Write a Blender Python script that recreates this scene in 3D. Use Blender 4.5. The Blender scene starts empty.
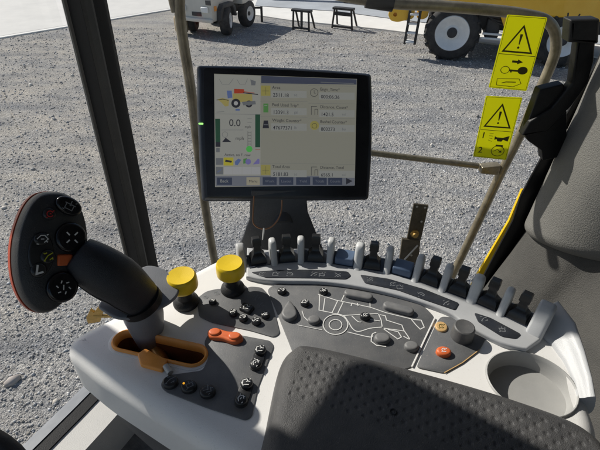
import bpy, bmesh, math, random
import numpy as np
from mathutils import Vector, Matrix
from mathutils.geometry import tessellate_polygon
random.seed(7); rng = np.random.default_rng(5)
R = math.radians
scene = bpy.context.scene
col = scene.collection

# ------------------------------------------------------------------ camera and measuring rays
PITCH, FOC = R(36), 450.0
CAM = Vector((0, 0, 3.1))
def ray(px, py):
    u, v = (px - 300) / FOC, (225 - py) / FOC
    return Vector((u, math.cos(PITCH) + v * math.sin(PITCH), -math.sin(PITCH) + v * math.cos(PITCH)))
def onz(px, py, z):
    d = ray(px, py); return CAM + d * ((z - CAM.z) / d.z)
def ony(px, py, y):
    d = ray(px, py); return CAM + d * (y / d.y)
def atd(px, py, depth): return CAM + ray(px, py) * depth
def frame(o, ex, ez):
    ez = Vector(ez).normalized(); ex = Vector(ex); ex = (ex - ez * ex.dot(ez)).normalized(); ey = ez.cross(ex)
    M = Matrix.Identity(4)
    for i in range(3):
        M[i][0], M[i][1], M[i][2], M[i][3] = ex[i], ey[i], ez[i], o[i]
    return M
def loc(M, px, py, h=0.0):
    """where the ray through a measured point meets the plane local z = h of a frame"""
    d = ray(px, py); n = M.to_3x3().col[2]; o = M.translation + n * h
    p = CAM + d * ((o - CAM).dot(n) / d.dot(n))
    q = M.inverted() @ p
    return Vector((q.x, q.y))
def I(z): return Matrix.Translation((0, 0, z))

SUN_EL = R(37); SUN = Vector((-0.825, 0.565, 0)).normalized() * math.cos(SUN_EL); SUN.z = math.sin(SUN_EL)

# ------------------------------------------------------------------ materials
def mat(name, base, rough=0.5, metal=0.0, var=0.0, vscale=8.0, bump=0.0, bscale=200.0, coat=0.0, spec=0.5, emis=None, dust=0.0):
    m = bpy.data.materials.new(name); m.use_nodes = True
    nt = m.node_tree; b = nt.nodes['Principled BSDF']
    b.inputs['Roughness'].default_value = rough; b.inputs['Metallic'].default_value = metal
    b.inputs['Specular IOR Level'].default_value = spec
    if coat: b.inputs['Coat Weight'].default_value = coat; b.inputs['Coat Roughness'].default_value = .15
    b.inputs['Base Color'].default_value = (*base, 1)
    tc = nt.nodes.new('ShaderNodeTexCoord')
    if var or dust:
        n = nt.nodes.new('ShaderNodeTexNoise'); n.inputs['Scale'].default_value = vscale; n.inputs['Detail'].default_value = 8; n.inputs['Roughness'].default_value = .65
        nt.links.new(tc.outputs['Object'], n.inputs['Vector'])
        r = nt.nodes.new('ShaderNodeValToRGB'); nt.links.new(n.outputs['Fac'], r.inputs['Fac'])
        r.color_ramp.elements[0].position = .32; r.color_ramp.elements[1].position = .68
        lo = [c * (1 - var) for c in base]; hi = [min(1, c * (1 + var)) for c in base]
        if dust: hi = [c * (1 - dust) + d * dust for c, d in zip(hi, (.34, .31, .26))]
        r.color_ramp.elements[0].color = (*lo, 1); r.color_ramp.elements[1].color = (*hi, 1)
        nt.links.new(r.outputs['Color'], b.inputs['Base Color'])
        rr = nt.nodes.new('ShaderNodeMapRange'); rr.inputs['To Min'].default_value = max(0, rough - .08); rr.inputs['To Max'].default_value = min(1, rough + .12)
        nt.links.new(n.outputs['Fac'], rr.inputs['Value']); nt.links.new(rr.outputs['Result'], b.inputs['Roughness'])
    if dust:
        sp = nt.nodes.new('ShaderNodeTexNoise'); sp.inputs['Scale'].default_value = 420; sp.inputs['Detail'].default_value = 2
        nt.links.new(tc.outputs['Object'], sp.inputs['Vector'])
        sr_ = nt.nodes.new('ShaderNodeMapRange'); sr_.inputs['From Min'].default_value = .66; sr_.inputs['From Max'].default_value = .74; sr_.inputs['To Max'].default_value = min(.5, dust * 2.2)
        nt.links.new(sp.outputs['Fac'], sr_.inputs['Value'])
        mx = nt.nodes.new('ShaderNodeMix'); mx.data_type = 'RGBA'; nt.links.new(sr_.outputs['Result'], mx.inputs['Factor'])
        nt.links.new(r.outputs['Color'], mx.inputs['A']); mx.inputs['B'].default_value = (.36, .33, .27, 1)
        nt.links.new(mx.outputs['Result'], b.inputs['Base Color'])
    if bump:
        n2 = nt.nodes.new('ShaderNodeTexNoise'); n2.inputs['Scale'].default_value = bscale; n2.inputs['Detail'].default_value = 3
        nt.links.new(tc.outputs['Object'], n2.inputs['Vector'])
        bp = nt.nodes.new('ShaderNodeBump'); bp.inputs['Strength'].default_value = bump; bp.inputs['Distance'].default_value = .002
        nt.links.new(n2.outputs['Fac'], bp.inputs['Height']); nt.links.new(bp.outputs['Normal'], b.inputs['Normal'])
    if emis:
        b.inputs['Emission Color'].default_value = (*emis[:3], 1); b.inputs['Emission Strength'].default_value = emis[3]
    return m

M_ = {}
M_['shell'] = mat('pale_grey_plastic', (.85, .84, .815), .36, var=.05, vscale=14, bump=.12, bscale=900, dust=.10)
M_['rail'] = mat('mid_grey_plastic', (.46, .47, .48), .40, var=.06, vscale=20, bump=.12, bscale=900, dust=.06)
M_['cup'] = mat('cup_holder_grey', (.36, .36, .35), .45, var=.08, vscale=20, bump=.1, bscale=900, dust=.08)
M_['slotwall'] = mat('slot_wall_shaded', (.16, .055, .014), .6, var=.2, vscale=40)
M_['fin'] = mat('divider_grey_plastic', (.60, .61, .61), .38, var=.06, vscale=20, bump=.12, bscale=900, dust=.06)
M_['lower'] = mat('dark_grey_plastic', (.10, .10, .105), .55, var=.12, vscale=10, bump=.3, bscale=500, dust=.1)
M_['panel'] = mat('charcoal_panel', (.118, .123, .131), .5, var=.10, vscale=30, bump=.15, bscale=900, dust=.14)
M_['label'] = mat('label_strip_black', (.022, .026, .034), .35, var=.15, vscale=30, dust=.05)
M_['pocket_shade'] = mat('pocket_shade_navy', (.028, .036, .055), .5, var=.15, vscale=30)
M_['button'] = mat('black_button_plastic', (.015, .016, .018), .3, var=.2, vscale=60, dust=.03)
M_['greybutton'] = mat('grey_button_rubber', (.17, .172, .175), .5, var=.12, vscale=60, dust=.12)
M_['knobgrey'] = mat('dark_knob_rubber', (.085, .086, .088), .5, var=.12, vscale=60, dust=.10)
M_['bluebutton'] = mat('slate_blue_button', (.10, .15, .24), .5, var=.1, vscale=60)
M_['icon'] = mat('white_print', (.74, .74, .72), .5)
M_['icongrey'] = mat('grey_print', (.20, .21, .22), .5)
M_['orange'] = mat('orange_plastic', (.90, .36, .07), .4, var=.08, vscale=40, bump=.1, bscale=600)
M_['orangered'] = mat('orange_red_button', (.72, .15, .04), .42, var=.08, vscale=60)
M_['redshell'] = mat('red_shell_plastic', (.52, .075, .03), .4, var=.1, vscale=30)
M_['tan'] = mat('tan_button', (.62, .40, .17), .45, var=.1, vscale=60)
M_['yellowcap'] = mat('yellow_cap_plastic', (.80, .56, .012), .38, var=.05, vscale=40, bump=.1, bscale=700)
M_['rubber'] = mat('black_rubber', (.016, .0165, .018), .5, var=.2, vscale=40, bump=.3, bscale=700, dust=.02, spec=.35)
M_['pad'] = mat('armrest_soft_vinyl', (.054, .054, .056), .44, var=.14, vscale=26, bump=.5, bscale=1100, dust=.07, spec=.5)
M_['grip'] = mat('joystick_black_plastic', (.016, .017, .022), .36, var=.15, vscale=20, bump=.35, bscale=1100, dust=.02)
M_['head'] = mat('joystick_face_plastic', (.024, .025, .028), .42, var=.12, vscale=30, bump=.3, bscale=900, dust=.05)
M_['gloss'] = mat('gloss_black_button', (.008, .008, .010), .16, var=.2, vscale=40)
M_['flange'] = mat('slate_collar_plastic', (.20, .21, .23), .42, var=.08, vscale=30, bump=.2, bscale=800, dust=.08)
M_['shaft'] = mat('bronze_shaft', (.50, .27, .08), .32, metal=.6, var=.2, vscale=60)
M_['dark'] = mat('slot_dark', (.012, .010, .009), .7, var=.2, vscale=40)
M_['red'] = mat('red_print', (.55, .03, .03), .45)
M_['ygreen'] = mat('yellow_green_print', (.50, .50, .03), .45)
M_['led'] = mat('amber_lamp', (.9, .4, .02), .3, emis=(1, .45, .03, .8))
M_['bezel'] = mat('monitor_black_plastic', (.012, .013, .017), .28, var=.15, vscale=20, bump=.1, bscale=900, dust=.02)
M_['bezelrim'] = mat('monitor_rim_plastic', (.032, .039, .054), .34, var=.12, vscale=20, dust=.04)
M_['bracket'] = mat('bracket_dark_steel', (.045, .05, .06), .45, var=.15, vscale=20, bump=.2, bscale=500, dust=.06)
M_['cable'] = mat('brown_cable', (.30, .15, .075), .45, var=.1, vscale=60)
M_['tie'] = mat('pale_cable_tie', (.55, .56, .55), .4, var=.05, vscale=60)
M_['pillar'] = mat('pillar_black_trim', (.009, .009, .009), .6, var=.15, vscale=12, bump=.25, bscale=700, dust=.012, spec=.3)
M_['pillargrey'] = mat('pillar_grey_trim', (.06, .06, .058), .5, var=.12, vscale=12, bump=.2, bscale=700, dust=.06)
M_['seal'] = mat('pale_seal', (.50, .50, .48), .35, var=.1, vscale=20)
M_['gasket'] = mat('black_gasket', (.008, .008, .009), .45, var=.2, vscale=30, bump=.2, bscale=500, spec=.35)
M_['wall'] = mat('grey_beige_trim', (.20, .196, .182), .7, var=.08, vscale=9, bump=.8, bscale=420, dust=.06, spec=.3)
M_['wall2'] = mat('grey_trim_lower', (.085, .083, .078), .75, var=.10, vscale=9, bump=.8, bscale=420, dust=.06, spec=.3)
M_['floor'] = mat('cab_floor_mat', (.09, .088, .085), .7, var=.25, vscale=40, bump=.6, bscale=300, dust=.2)
M_['sillpale'] = mat('sill_pale_trim', (.60, .59, .56), .5, var=.10, vscale=12, bump=.3, bscale=600, dust=.2)
M_['sillblue'] = mat('sill_painted_metal', (.085, .10, .125), .3, var=.1, vscale=12, dust=.05)
M_['roof'] = mat('roof_liner', (.22, .21, .2), .9, var=.08, vscale=10)
M_['yellow'] = mat('yellow_machine_paint', (.98, .53, .025), .35, var=.10, vscale=3, coat=.2, dust=.10)
M_['ystrip'] = mat('yellow_body_paint', (.86, .56, .012), .35, var=.06, vscale=10, coat=.2)
M_['chassis'] = mat('machine_chassis_dark', (.028, .030, .036), .6, var=.3, vscale=4, dust=.08)
M_['tyre'] = mat('tyre_rubber', (.022, .022, .025), .8, var=.3, vscale=8, bump=.5, bscale=80, dust=.10)
M_['rim'] = mat('wheel_rim_white', (.84, .85, .85), .4, var=.10, vscale=6, dust=.06)
M_['truckwhite'] = mat('truck_white_paint', (.68, .66, .60), .4, var=.12, vscale=3, coat=.2, dust=.25)
M_['trucktan'] = mat('truck_dusty_tan', (.40, .30, .17), .7, var=.25, vscale=6, dust=.3)
M_['rail_tube'] = mat('handrail_worn_paint', (.27, .235, .165), .33, metal=.4, var=.35, vscale=22, bump=.35, bscale=160, dust=.10)
M_['steel'] = mat('rusty_plate_steel', (.10, .085, .06), .55, metal=.3, var=.35, vscale=40, bump=.4, bscale=300)
M_['brass'] = mat('brass_bolt', (.55, .36, .12), .35, metal=.7, var=.2, vscale=80)
M_['standblack'] = mat('black_stand_steel', (.018, .018, .02), .55, var=.3, vscale=10, dust=.06)
M_['sticker'] = mat('yellow_sticker', (.70, .68, .035), .4, var=.07, vscale=14)
_m = M_['sticker']; _n = _m.node_tree; _t = _n.nodes.new('ShaderNodeBsdfTranslucent'); _t.inputs['Color'].default_value = (.85, .85, .06, 1)
_x = _n.nodes.new('ShaderNodeMixShader'); _x.inputs[0].default_value = .68
_n.links.new(_n.nodes['Principled BSDF'].outputs[0], _x.inputs[1]); _n.links.new(_t.outputs[0], _x.inputs[2]); _n.links.new(_x.outputs[0], _n.nodes['Material Output'].inputs['Surface'])
M_['stickerink'] = mat('sticker_ink', (.10, .085, .008), .5)
M_['mirror'] = mat('blocker_mirror_glass', (.8, .8, .8), .05, metal=1.0)
M_['wallgrey'] = mat('blue_grey_paint', (.32, .36, .40), .5, var=.08, vscale=1.0, dust=.1)
def screen_mat(name, c, s=.45): 
    return mat(name, tuple(x * .5 for x in c), .3, emis=(*c, s))
S_ = {}
for k, c in dict(bg=(.30, .295, .245), left=(.36, .36, .325), bar=(.07, .08, .12), cell=(.33, .335, .31), olive=(.36, .32, .10), ink=(.035, .035, .045),
                 btn=(.05, .06, .095), strip=(.18, .19, .22), green=(.03, .085, .05), dot=(.10, .50, .10), red=(.42, .06, .03), blue=(.12, .17, .36), white=(.42, .42, .42),
                 yell=(.50, .44, .05), beige=(.38, .35, .26), purple=(.20, .18, .42), body=(.40, .34, .12), gleaf=(.10, .26, .08), grey=(.17, .18, .19)).items():
    S_[k] = screen_mat('display_' + k, c)

def glass_mat():
    m = bpy.data.materials.new('clear_window_glass'); m.use_nodes = True
    nt = m.node_tree; nt.nodes.remove(nt.nodes['Principled BSDF']); out = nt.nodes['Material Output']
    t = nt.nodes.new('ShaderNodeBsdfTransparent'); t.inputs['Color'].default_value = (.98, .985, .98, 1)
    g = nt.nodes.new('ShaderNodeBsdfGlossy'); g.inputs['Roughness'].default_value = .02
    d = nt.nodes.new('ShaderNodeBsdfDiffuse'); d.inputs['Color'].default_value = (.5, .48, .44, 1)
    ge = nt.nodes.new('ShaderNodeNewGeometry'); dp = nt.nodes.new('ShaderNodeVectorMath'); dp.operation = 'DOT_PRODUCT'
    nt.links.new(ge.outputs['Incoming'], dp.inputs[0]); nt.links.new(ge.outputs['Normal'], dp.inputs[1])
    def mth(op, a, b=None):
        x = nt.nodes.new('ShaderNodeMath'); x.operation = op; nt.links.new(a, x.inputs[0])
        if b is not None: x.inputs[1].default_value = b
        return x.outputs[0]
    ab = mth('ABSOLUTE', dp.outputs['Value']); iv = mth('MULTIPLY_ADD', ab, -1); iv.node.inputs[2].default_value = 1
    fr = mth('MULTIPLY_ADD', mth('POWER', iv, 5), .8); fr.node.inputs[2].default_value = .035
    n = nt.nodes.new('ShaderNodeTexNoise'); n.inputs['Scale'].default_value = 6; n.inputs['Detail'].default_value = 8
    tc = nt.nodes.new('ShaderNodeTexCoord'); nt.links.new(tc.outputs['Object'], n.inputs['Vector'])
    mr = nt.nodes.new('ShaderNodeMapRange'); mr.inputs['From Min'].default_value = .4; mr.inputs['From Max'].default_value = .8
    mr.inputs['To Min'].default_value = .005; mr.inputs['To Max'].default_value = .02; nt.links.new(n.outputs['Fac'], mr.inputs['Value'])
    a = nt.nodes.new('ShaderNodeMixShader'); nt.links.new(mr.outputs['Result'], a.inputs[0]); nt.links.new(t.outputs[0], a.inputs[1]); nt.links.new(d.outputs[0], a.inputs[2])
    b = nt.nodes.new('ShaderNodeMixShader'); nt.links.new(fr, b.inputs[0]); nt.links.new(a.outputs[0], b.inputs[1]); nt.links.new(g.outputs[0], b.inputs[2])
    nt.links.new(b.outputs[0], out.inputs['Surface'])
    return m
M_['glass'] = glass_mat()

def gravel_mat():
    m = bpy.data.materials.new('crushed_gravel'); m.use_nodes = True; nt = m.node_tree; b = nt.nodes['Principled BSDF']
    b.inputs['Roughness'].default_value = .9; b.inputs['Specular IOR Level'].default_value = .2
    tc = nt.nodes.new('ShaderNodeTexCoord')
    def vor(s):
        v = nt.nodes.new('ShaderNodeTexVoronoi'); v.inputs['Scale'].default_value = s; nt.links.new(tc.outputs['Object'], v.inputs['Vector']); return v
    def ramp(src, stops):
        r = nt.nodes.new('ShaderNodeValToRGB'); nt.links.new(src, r.inputs['Fac'])
        e = r.color_ramp.elements
        while len(e) < len(stops): e.new(.5)
        for el, (p, c) in zip(e, stops): el.position = p; el.color = (*c, 1)
        return r
    def mix(a, c, f, t='MIX'):
        x = nt.nodes.new('ShaderNodeMix'); x.data_type = 'RGBA'; x.blend_type = t
        if isinstance(f, float): x.inputs['Factor'].default_value = f
        else: nt.links.new(f, x.inputs['Factor'])
        nt.links.new(a, x.inputs['A']); nt.links.new(c, x.inputs['B']); return x.outputs['Result']
    v1, v2 = vor(34), vor(85)
    st = [(0, (.145, .148, .156)), (.35, (.285, .285, .285)), (.7, (.40, .395, .385)), (1, (.63, .615, .585))]
    def sep(v):
        s = nt.nodes.new('ShaderNodeSeparateColor'); nt.links.new(v.outputs['Color'], s.inputs[0]); return s.outputs['Red']
    c1 = ramp(sep(v1), st).outputs['Color']; c2 = ramp(sep(v2), st).outputs['Color']
    c = mix(c1, c2, .5)
    n = nt.nodes.new('ShaderNodeTexNoise'); n.inputs['Scale'].default_value = .55; n.inputs['Detail'].default_value = 7; n.inputs['Roughness'].default_value = .6
    nt.links.new(tc.outputs['Object'], n.inputs['Vector'])
    # dirt shows through more to the left of the yard and near the machine
    sx = nt.nodes.new('ShaderNodeSeparateXYZ'); nt.links.new(tc.outputs['Object'], sx.inputs[0])
    mr = nt.nodes.new('ShaderNodeMapRange'); mr.inputs['From Min'].default_value = 1.5; mr.inputs['From Max'].default_value = -3.5; mr.inputs['To Min'].default_value = -.05; mr.inputs['To Max'].default_value = .24
    nt.links.new(sx.outputs['X'], mr.inputs['Value'])
    ad = nt.nodes.new('ShaderNodeMath'); ad.operation = 'ADD'; nt.links.new(n.outputs['Fac'], ad.inputs[0]); nt.links.new(mr.outputs['Result'], ad.inputs[1])
    f = ramp(ad.outputs[0], [(.50, (0, 0, 0)), (.78, (1, 1, 1))]).outputs['Color']
    n3 = nt.nodes.new('ShaderNodeTexNoise'); n3.inputs['Scale'].default_value = 22; n3.inputs['Detail'].default_value = 8; nt.links.new(tc.outputs['Object'], n3.inputs['Vector'])
    dirt = ramp(n3.outputs['Fac'], [(.3, (.31, .285, .245)), (.7, (.52, .48, .42))]).outputs['Color']
    fm = nt.nodes.new('ShaderNodeMath'); fm.operation = 'MULTIPLY'; fm.inputs[1].default_value = .50; nt.links.new(f, fm.inputs[0])
    c = mix(c, dirt, fm.outputs[0])
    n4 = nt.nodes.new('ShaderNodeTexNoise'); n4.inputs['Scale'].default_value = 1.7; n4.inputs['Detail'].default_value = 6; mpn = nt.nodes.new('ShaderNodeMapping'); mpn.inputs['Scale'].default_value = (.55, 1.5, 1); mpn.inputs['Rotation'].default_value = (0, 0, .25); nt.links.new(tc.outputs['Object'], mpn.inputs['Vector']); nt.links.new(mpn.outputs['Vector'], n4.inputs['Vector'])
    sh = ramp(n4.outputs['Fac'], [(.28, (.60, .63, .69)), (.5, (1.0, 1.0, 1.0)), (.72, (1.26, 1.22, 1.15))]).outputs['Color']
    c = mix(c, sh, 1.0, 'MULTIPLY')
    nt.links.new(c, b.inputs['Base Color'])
    h = nt.nodes.new('ShaderNodeMath'); h.operation = 'ADD'; nt.links.new(v1.outputs['Distance'], h.inputs[0]); nt.links.new(v2.outputs['Distance'], h.inputs[1])
    bp = nt.nodes.new('ShaderNodeBump'); bp.invert = True; bp.inputs['Strength'].default_value = .72; bp.inputs['Distance'].default_value = .018
    nb = nt.nodes.new('ShaderNodeTexNoise'); nb.inputs['Scale'].default_value = 45; nb.inputs['Detail'].default_value = 6; nb.inputs['Roughness'].default_value = .7; nt.links.new(tc.outputs['Object'], nb.inputs['Vector'])
    h2_ = nt.nodes.new('ShaderNodeMath'); h2_.operation = 'MULTIPLY_ADD'; h2_.inputs[1].default_value = -1.3; nt.links.new(nb.outputs['Fac'], h2_.inputs[0]); nt.links.new(h.outputs[0], h2_.inputs[2])
    nt.links.new(h2_.outputs[0], bp.inputs['Height']); nt.links.new(bp.outputs['Normal'], b.inputs['Normal'])
    return m
M_['gravel'] = gravel_mat()
M_['concrete'] = mat('pale_concrete', (.66, .65, .62), .85, var=.10, vscale=1.2, bump=.3, bscale=60, dust=.1)
M_['strip'] = mat('white_concrete_apron', (.78, .77, .73), .85, var=.06, vscale=2.0, bump=.3, bscale=60)
M_['bluegrey'] = mat('blue_grey_ground', (.40, .43, .46), .85, var=.12, vscale=1.0, bump=.3, bscale=60)
def stone_mat():
    m = bpy.data.materials.new('loose_stones'); m.use_nodes = True; nt = m.node_tree; b = nt.nodes['Principled BSDF']
    b.inputs['Roughness'].default_value = .9; b.inputs['Specular IOR Level'].default_value = .2
    a = nt.nodes.new('ShaderNodeAttribute'); a.attribute_name = 'tone'
    nt.links.new(a.outputs['Color'], b.inputs['Base Color']); return m
M_['stones'] = stone_mat()

# ------------------------------------------------------------------ mesh building
def rnd(pts, r, n=5):
    """round the corners of a closed outline"""
    out = []; N = len(pts); pts = [Vector(p[:2]) for p in pts]
    rr = r if isinstance(r, (list, tuple)) else [r] * N
    for i, p in enumerate(pts):
        a, b = pts[i - 1], pts[(i + 1) % N]
        da, db = (a - p), (b - p)
        k = min(rr[i], da.length * .45, db.length * .45)
        if k < 1e-6: out.append(p.copy()); continue
        p0, p1 = p + da.normalized() * k, p + db.normalized() * k
        for j in range(n + 1):
            t = j / n; out.append(p0 * (1 - t) ** 2 + p * 2 * t * (1 - t) + p1 * t * t)
    return out
def cat(pts, n=6, closed=True):
    pts = [Vector(p) for p in pts]; N = len(pts); out = []
    rg = range(N) if closed else range(N - 1)
    for i in rg:
        if closed: p0, p1, p2, p3 = pts[i - 1], pts[i], pts[(i + 1) % N], pts[(i + 2) % N]
        else: p0, p1, p2, p3 = pts[max(i - 1, 0)], pts[i], pts[i + 1], pts[min(i + 2, N - 1)]
        for j in range(n):
            t = j / n
            out.append(.5 * (2 * p1 + (p2 - p0) * t + (2 * p0 - 5 * p1 + 4 * p2 - p3) * t * t + (3 * p1 - p0 - 3 * p2 + p3) * t ** 3))
    if not closed: out.append(pts[-1])
    return out
def ell(cx, cy, rx, ry, n=28, rot=0):
    return [Vector((cx + rx * math.cos(a) * math.cos(rot) - ry * math.sin(a) * math.sin(rot), cy + rx * math.cos(a) * math.sin(rot) + ry * math.sin(a) * math.cos(rot))) for a in [2 * math.pi * i / n for i in range(n)]]
def stad(a, b, r, n=10):
    a, b = Vector(a), Vector(b); d = (b - a).normalized(); w = Vector((-d.y, d.x)); out = []
    for c, s in ((b, 1), (a, -1)):
        for i in range(n + 1):
            t = -math.pi / 2 + math.pi * i / n
            out.append(c + d * (s * r * math.cos(t)) + w * (s * r * math.sin(t)))
    return out
def ccw(p):
    A = sum(p[i - 1].x * p[i].y - p[i].x * p[i - 1].y for i in range(len(p)))
    return p if A > 0 else p[::-1]
def inset(p, d):
    N = len(p); out = []
    for i in range(N):
        e1 = (p[i] - p[i - 1]); e2 = (p[(i + 1) % N] - p[i])
        if e1.length < 1e-9: e1 = e2
        if e2.length < 1e-9: e2 = e1
        n1 = Vector((-e1.y, e1.x)).normalized(); n2 = Vector((-e2.y, e2.x)).normalized()
        m = n1 + n2
        if m.length < 1e-6: m = n1
        m.normalize(); k = 1 / max(.5, m.dot(n1))
        out.append(p[i] + m * d * k)
    return out
class MB:
    def __init__(s): s.v = []; s.f = []; s.m = []; s.mi = 0
    def add(s, vs, fs):
        o = len(s.v); s.v += [Vector(v) for v in vs]
        for f in fs: s.f.append([i + o for i in f]); s.m.append(s.mi)
        return s
    def rings(s, rs, closed=True, cap0=True, cap1=True):
        n = len(rs[0]); vs = [v for r in rs for v in r]; fs = []
        for k in range(len(rs) - 1):
            for i in range(n if closed else n - 1):
                j = (i + 1) % n; fs.append([k * n + i, k * n + j, (k + 1) * n + j, (k + 1) * n + i])
        if cap0: fs.append(list(range(n))[::-1])
        if cap1: fs.append([(len(rs) - 1) * n + i for i in range(n)])
        return s.add(vs, fs)
    def slab(s, M, outline, z0, z1, r=0.0, seg=4, rb=0.0, holes=(), hole_depth=.03, dz=0.0, bottom=True):
        p = ccw([Vector(q[:2]) for q in outline]); rs = []
        lift = lambda ps, z: [M @ Vector((q.x, q.y, z)) for q in ps]
        if rb:
            for k in range(seg + 1):
                a = math.pi / 2 * k / seg; rs.append(lift(inset(p, rb * (1 - math.sin(a))), z0 + rb * (1 - math.cos(a))))
        else: rs.append(lift(p, z0))
        top = p
        if r:
            for k in range(seg + 1):
                a = math.pi / 2 * k / seg; top = inset(p, r * (1 - math.cos(a))); rs.append(lift(top, z1 - r + r * math.sin(a)))
        else: rs.append(lift(p, z1))
        s.rings(rs, cap0=False, cap1=False)
        def cap(z, ps, hs):
            loops = [[Vector((q.x, q.y, 0)) for q in ps]] + [[Vector((q[0], q[1], 0)) for q in h] for h in hs]
            flat = [q for l in loops for q in l]; tri = tessellate_polygon(loops)
            s.add([M @ Vector((q.x, q.y, z)) for q in flat], [list(t) for t in tri])
        cap(z1, top, holes)
        if bottom: cap(z0, rs and p if not rb else inset(p, rb), [])
        for h in holes:
            h = [Vector(q[:2]) for q in h]
            s.rings([lift(h, z1), lift(h, z1 - hole_depth)], cap0=False, cap1=False)
        return s
    def sheet(s, M, outline, z):
        p = ccw([Vector(q[:2]) for q in outline]); tri = tessellate_polygon([[Vector((q.x, q.y, 0)) for q in p]])
        return s.add([M @ Vector((q.x, q.y, z)) for q in p], [list(t) for t in tri])
    def lathe(s, M, prof, seg=28, cap=True):
        rs = [[M @ Vector((r * math.cos(2 * math.pi * i / seg), r * math.sin(2 * math.pi * i / seg), z)) for i in range(seg)] for r, z in prof]
        return s.rings(rs, cap0=cap, cap1=cap)
    def tube(s, path, rad, seg=12, cap=True, squash=1.0):
        path = [Vector(p) for p in path]; rs = []; up = None
        for i, p in enumerate(path):
            t = (path[min(i + 1, len(path) - 1)] - path[max(i - 1, 0)]).normalized()
            if up is None: up = t.orthogonal().normalized()
            a = (up - t * up.dot(t)).normalized(); up = a; b = t.cross(a)
            r = rad[i] if isinstance(rad, (list, tuple)) else rad
            rs.append([p + a * (r * math.cos(2 * math.pi * k / seg)) + b * (r * squash * math.sin(2 * math.pi * k / seg)) for k in range(seg)])
        return s.rings(rs, cap0=cap, cap1=cap)
    def box(s, M, c, d, bev=0.0):
        x, y, z = c; a, b, h = d[0] / 2, d[1] / 2, d[2] / 2
        if not bev:
            vs = [M @ Vector((x + i * a, y + j * b, z + k * h)) for k in (-1, 1) for i, j in ((-1, -1), (1, -1), (1, 1), (-1, 1))]
            return s.add(vs, [[3, 2, 1, 0], [4, 5, 6, 7], [0, 1, 5, 4], [1, 2, 6, 5], [2, 3, 7, 6], [3, 0, 4, 7]])
        o = rnd([(x - a, y - b), (x + a, y - b), (x + a, y + b), (x - a, y + b)], bev * 1.3, 3)
        return s.slab(M, o, z - h, z + h, bev, 3, rb=bev)
    def ribbon(s, M, pts, w, z, closed=False):
        p = [Vector(q[:2]) for q in pts]; N = len(p); L = []; Rr = []
        for i in range(N):
            if closed: a, b = p[i - 1], p[(i + 1) % N]
            else: a, b = p[max(i - 1, 0)], p[min(i + 1, N - 1)]
            e1 = (p[i] - a) if (p[i] - a).length > 1e-9 else (b - p[i]); e2 = (b - p[i]) if (b - p[i]).length > 1e-9 else e1
            n1 = Vector((-e1.y, e1.x)).normalized(); n2 = Vector((-e2.y, e2.x)).normalized(); m = n1 + n2
            if m.length < 1e-4: m = n1
            m.normalize(); k = w / 2 / max(.45, m.dot(n1)); L.append(p[i] + m * k); Rr.append(p[i] - m * k)
        vs = [M @ Vector((q.x, q.y, z)) for q in L] + [M @ Vector((q.x, q.y, z)) for q in Rr]
        return s.add(vs, [[i, N + i, N + (i + 1) % N, (i + 1) % N] for i in range(N if closed else N - 1)])
    def text(s, M, t, x, y, z, size, align='LEFT', ex=None):
        cu = bpy.data.curves.new('t', 'FONT'); cu.body = t; cu.size = size; cu.align_x = align; cu.resolution_u = 3
        if ex: cu.offset = ex
        o = bpy.data.objects.new('t', cu); col.objects.link(o); dg = bpy.context.evaluated_depsgraph_get(); dg.update()
        me = bpy.data.meshes.new_from_object(o.evaluated_get(dg))
        s.add([M @ Vector((v.co.x + x, v.co.y + y, z)) for v in me.vertices], [list(p.vertices) for p in me.polygons])
        bpy.data.objects.remove(o); bpy.data.curves.remove(cu); bpy.data.meshes.remove(me); return s
    def build(s, name, mats, parent=None, smooth=38, base=None):
        off = OFF.get(parent.name, Vector()) if parent else (Vector(base) if base is not None else Vector())
        me = bpy.data.meshes.new(name); me.from_pydata([v - off for v in s.v], [], s.f)
        for m in (mats if isinstance(mats, (list, tuple)) else [mats]): me.materials.append(m)
        me.polygons.foreach_set('material_index', s.m)
        bm = bmesh.new(); bm.from_mesh(me); bmesh.ops.remove_doubles(bm, verts=bm.verts, dist=1e-6); bmesh.ops.recalc_face_normals(bm, faces=bm.faces); bm.to_mesh(me); bm.free()
        if smooth:
            me.polygons.foreach_set('use_smooth', [True] * len(me.polygons)); me.set_sharp_from_angle(angle=R(smooth))
        o = bpy.data.objects.new(name, me); col.objects.link(o)
        if parent: o.parent = parent
        else: o.location = off
        OFF[o.name] = off
        return o
OFF = {}
def thing(name, label, cat_, base, group=None):
    o = bpy.data.objects.new(name, None); col.objects.link(o); o.location = base; OFF[o.name] = Vector(base); o.empty_display_size = .1
    return tag(o, label, cat_, group)
def tag(o, label, cat_, group=None):
    o['label'] = label; o['category'] = cat_
    if group: o['group'] = group
    return o

# ================================================================== GROUND
W = Matrix.Identity(4)
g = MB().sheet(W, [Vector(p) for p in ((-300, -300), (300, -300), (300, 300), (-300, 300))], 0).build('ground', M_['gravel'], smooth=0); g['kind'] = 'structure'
G = lambda x, y: onz(x, y, 0).xy
edge = [G(-260, 82), G(0, 39), G(170, 10.5), G(215, 10.5), G(264, 17), G(290, 21), G(380, 30), G(404, 33), G(640, 64), G(900, 96)]
far = [Vector((60, 22)), Vector((60, 75)), Vector((-60, 75)), Vector((-60, 22))]
o = MB().slab(W, edge + far, -.05, .035, .008, 2).build('concrete_apron', M_['strip'], smooth=0); o['kind'] = 'structure'
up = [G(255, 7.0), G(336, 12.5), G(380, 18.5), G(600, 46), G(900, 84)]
o = MB().sheet(W, up + [Vector((55, 22)), Vector((55, 70)), Vector((-2, 70))], .039).build('blue_grey_area', M_['bluegrey'], smooth=0); o['kind'] = 'structure'  # flat blue-grey sheet laid over the far apron
o = MB()
for a, b in zip(up[:-1], up[1:]): pass
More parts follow.
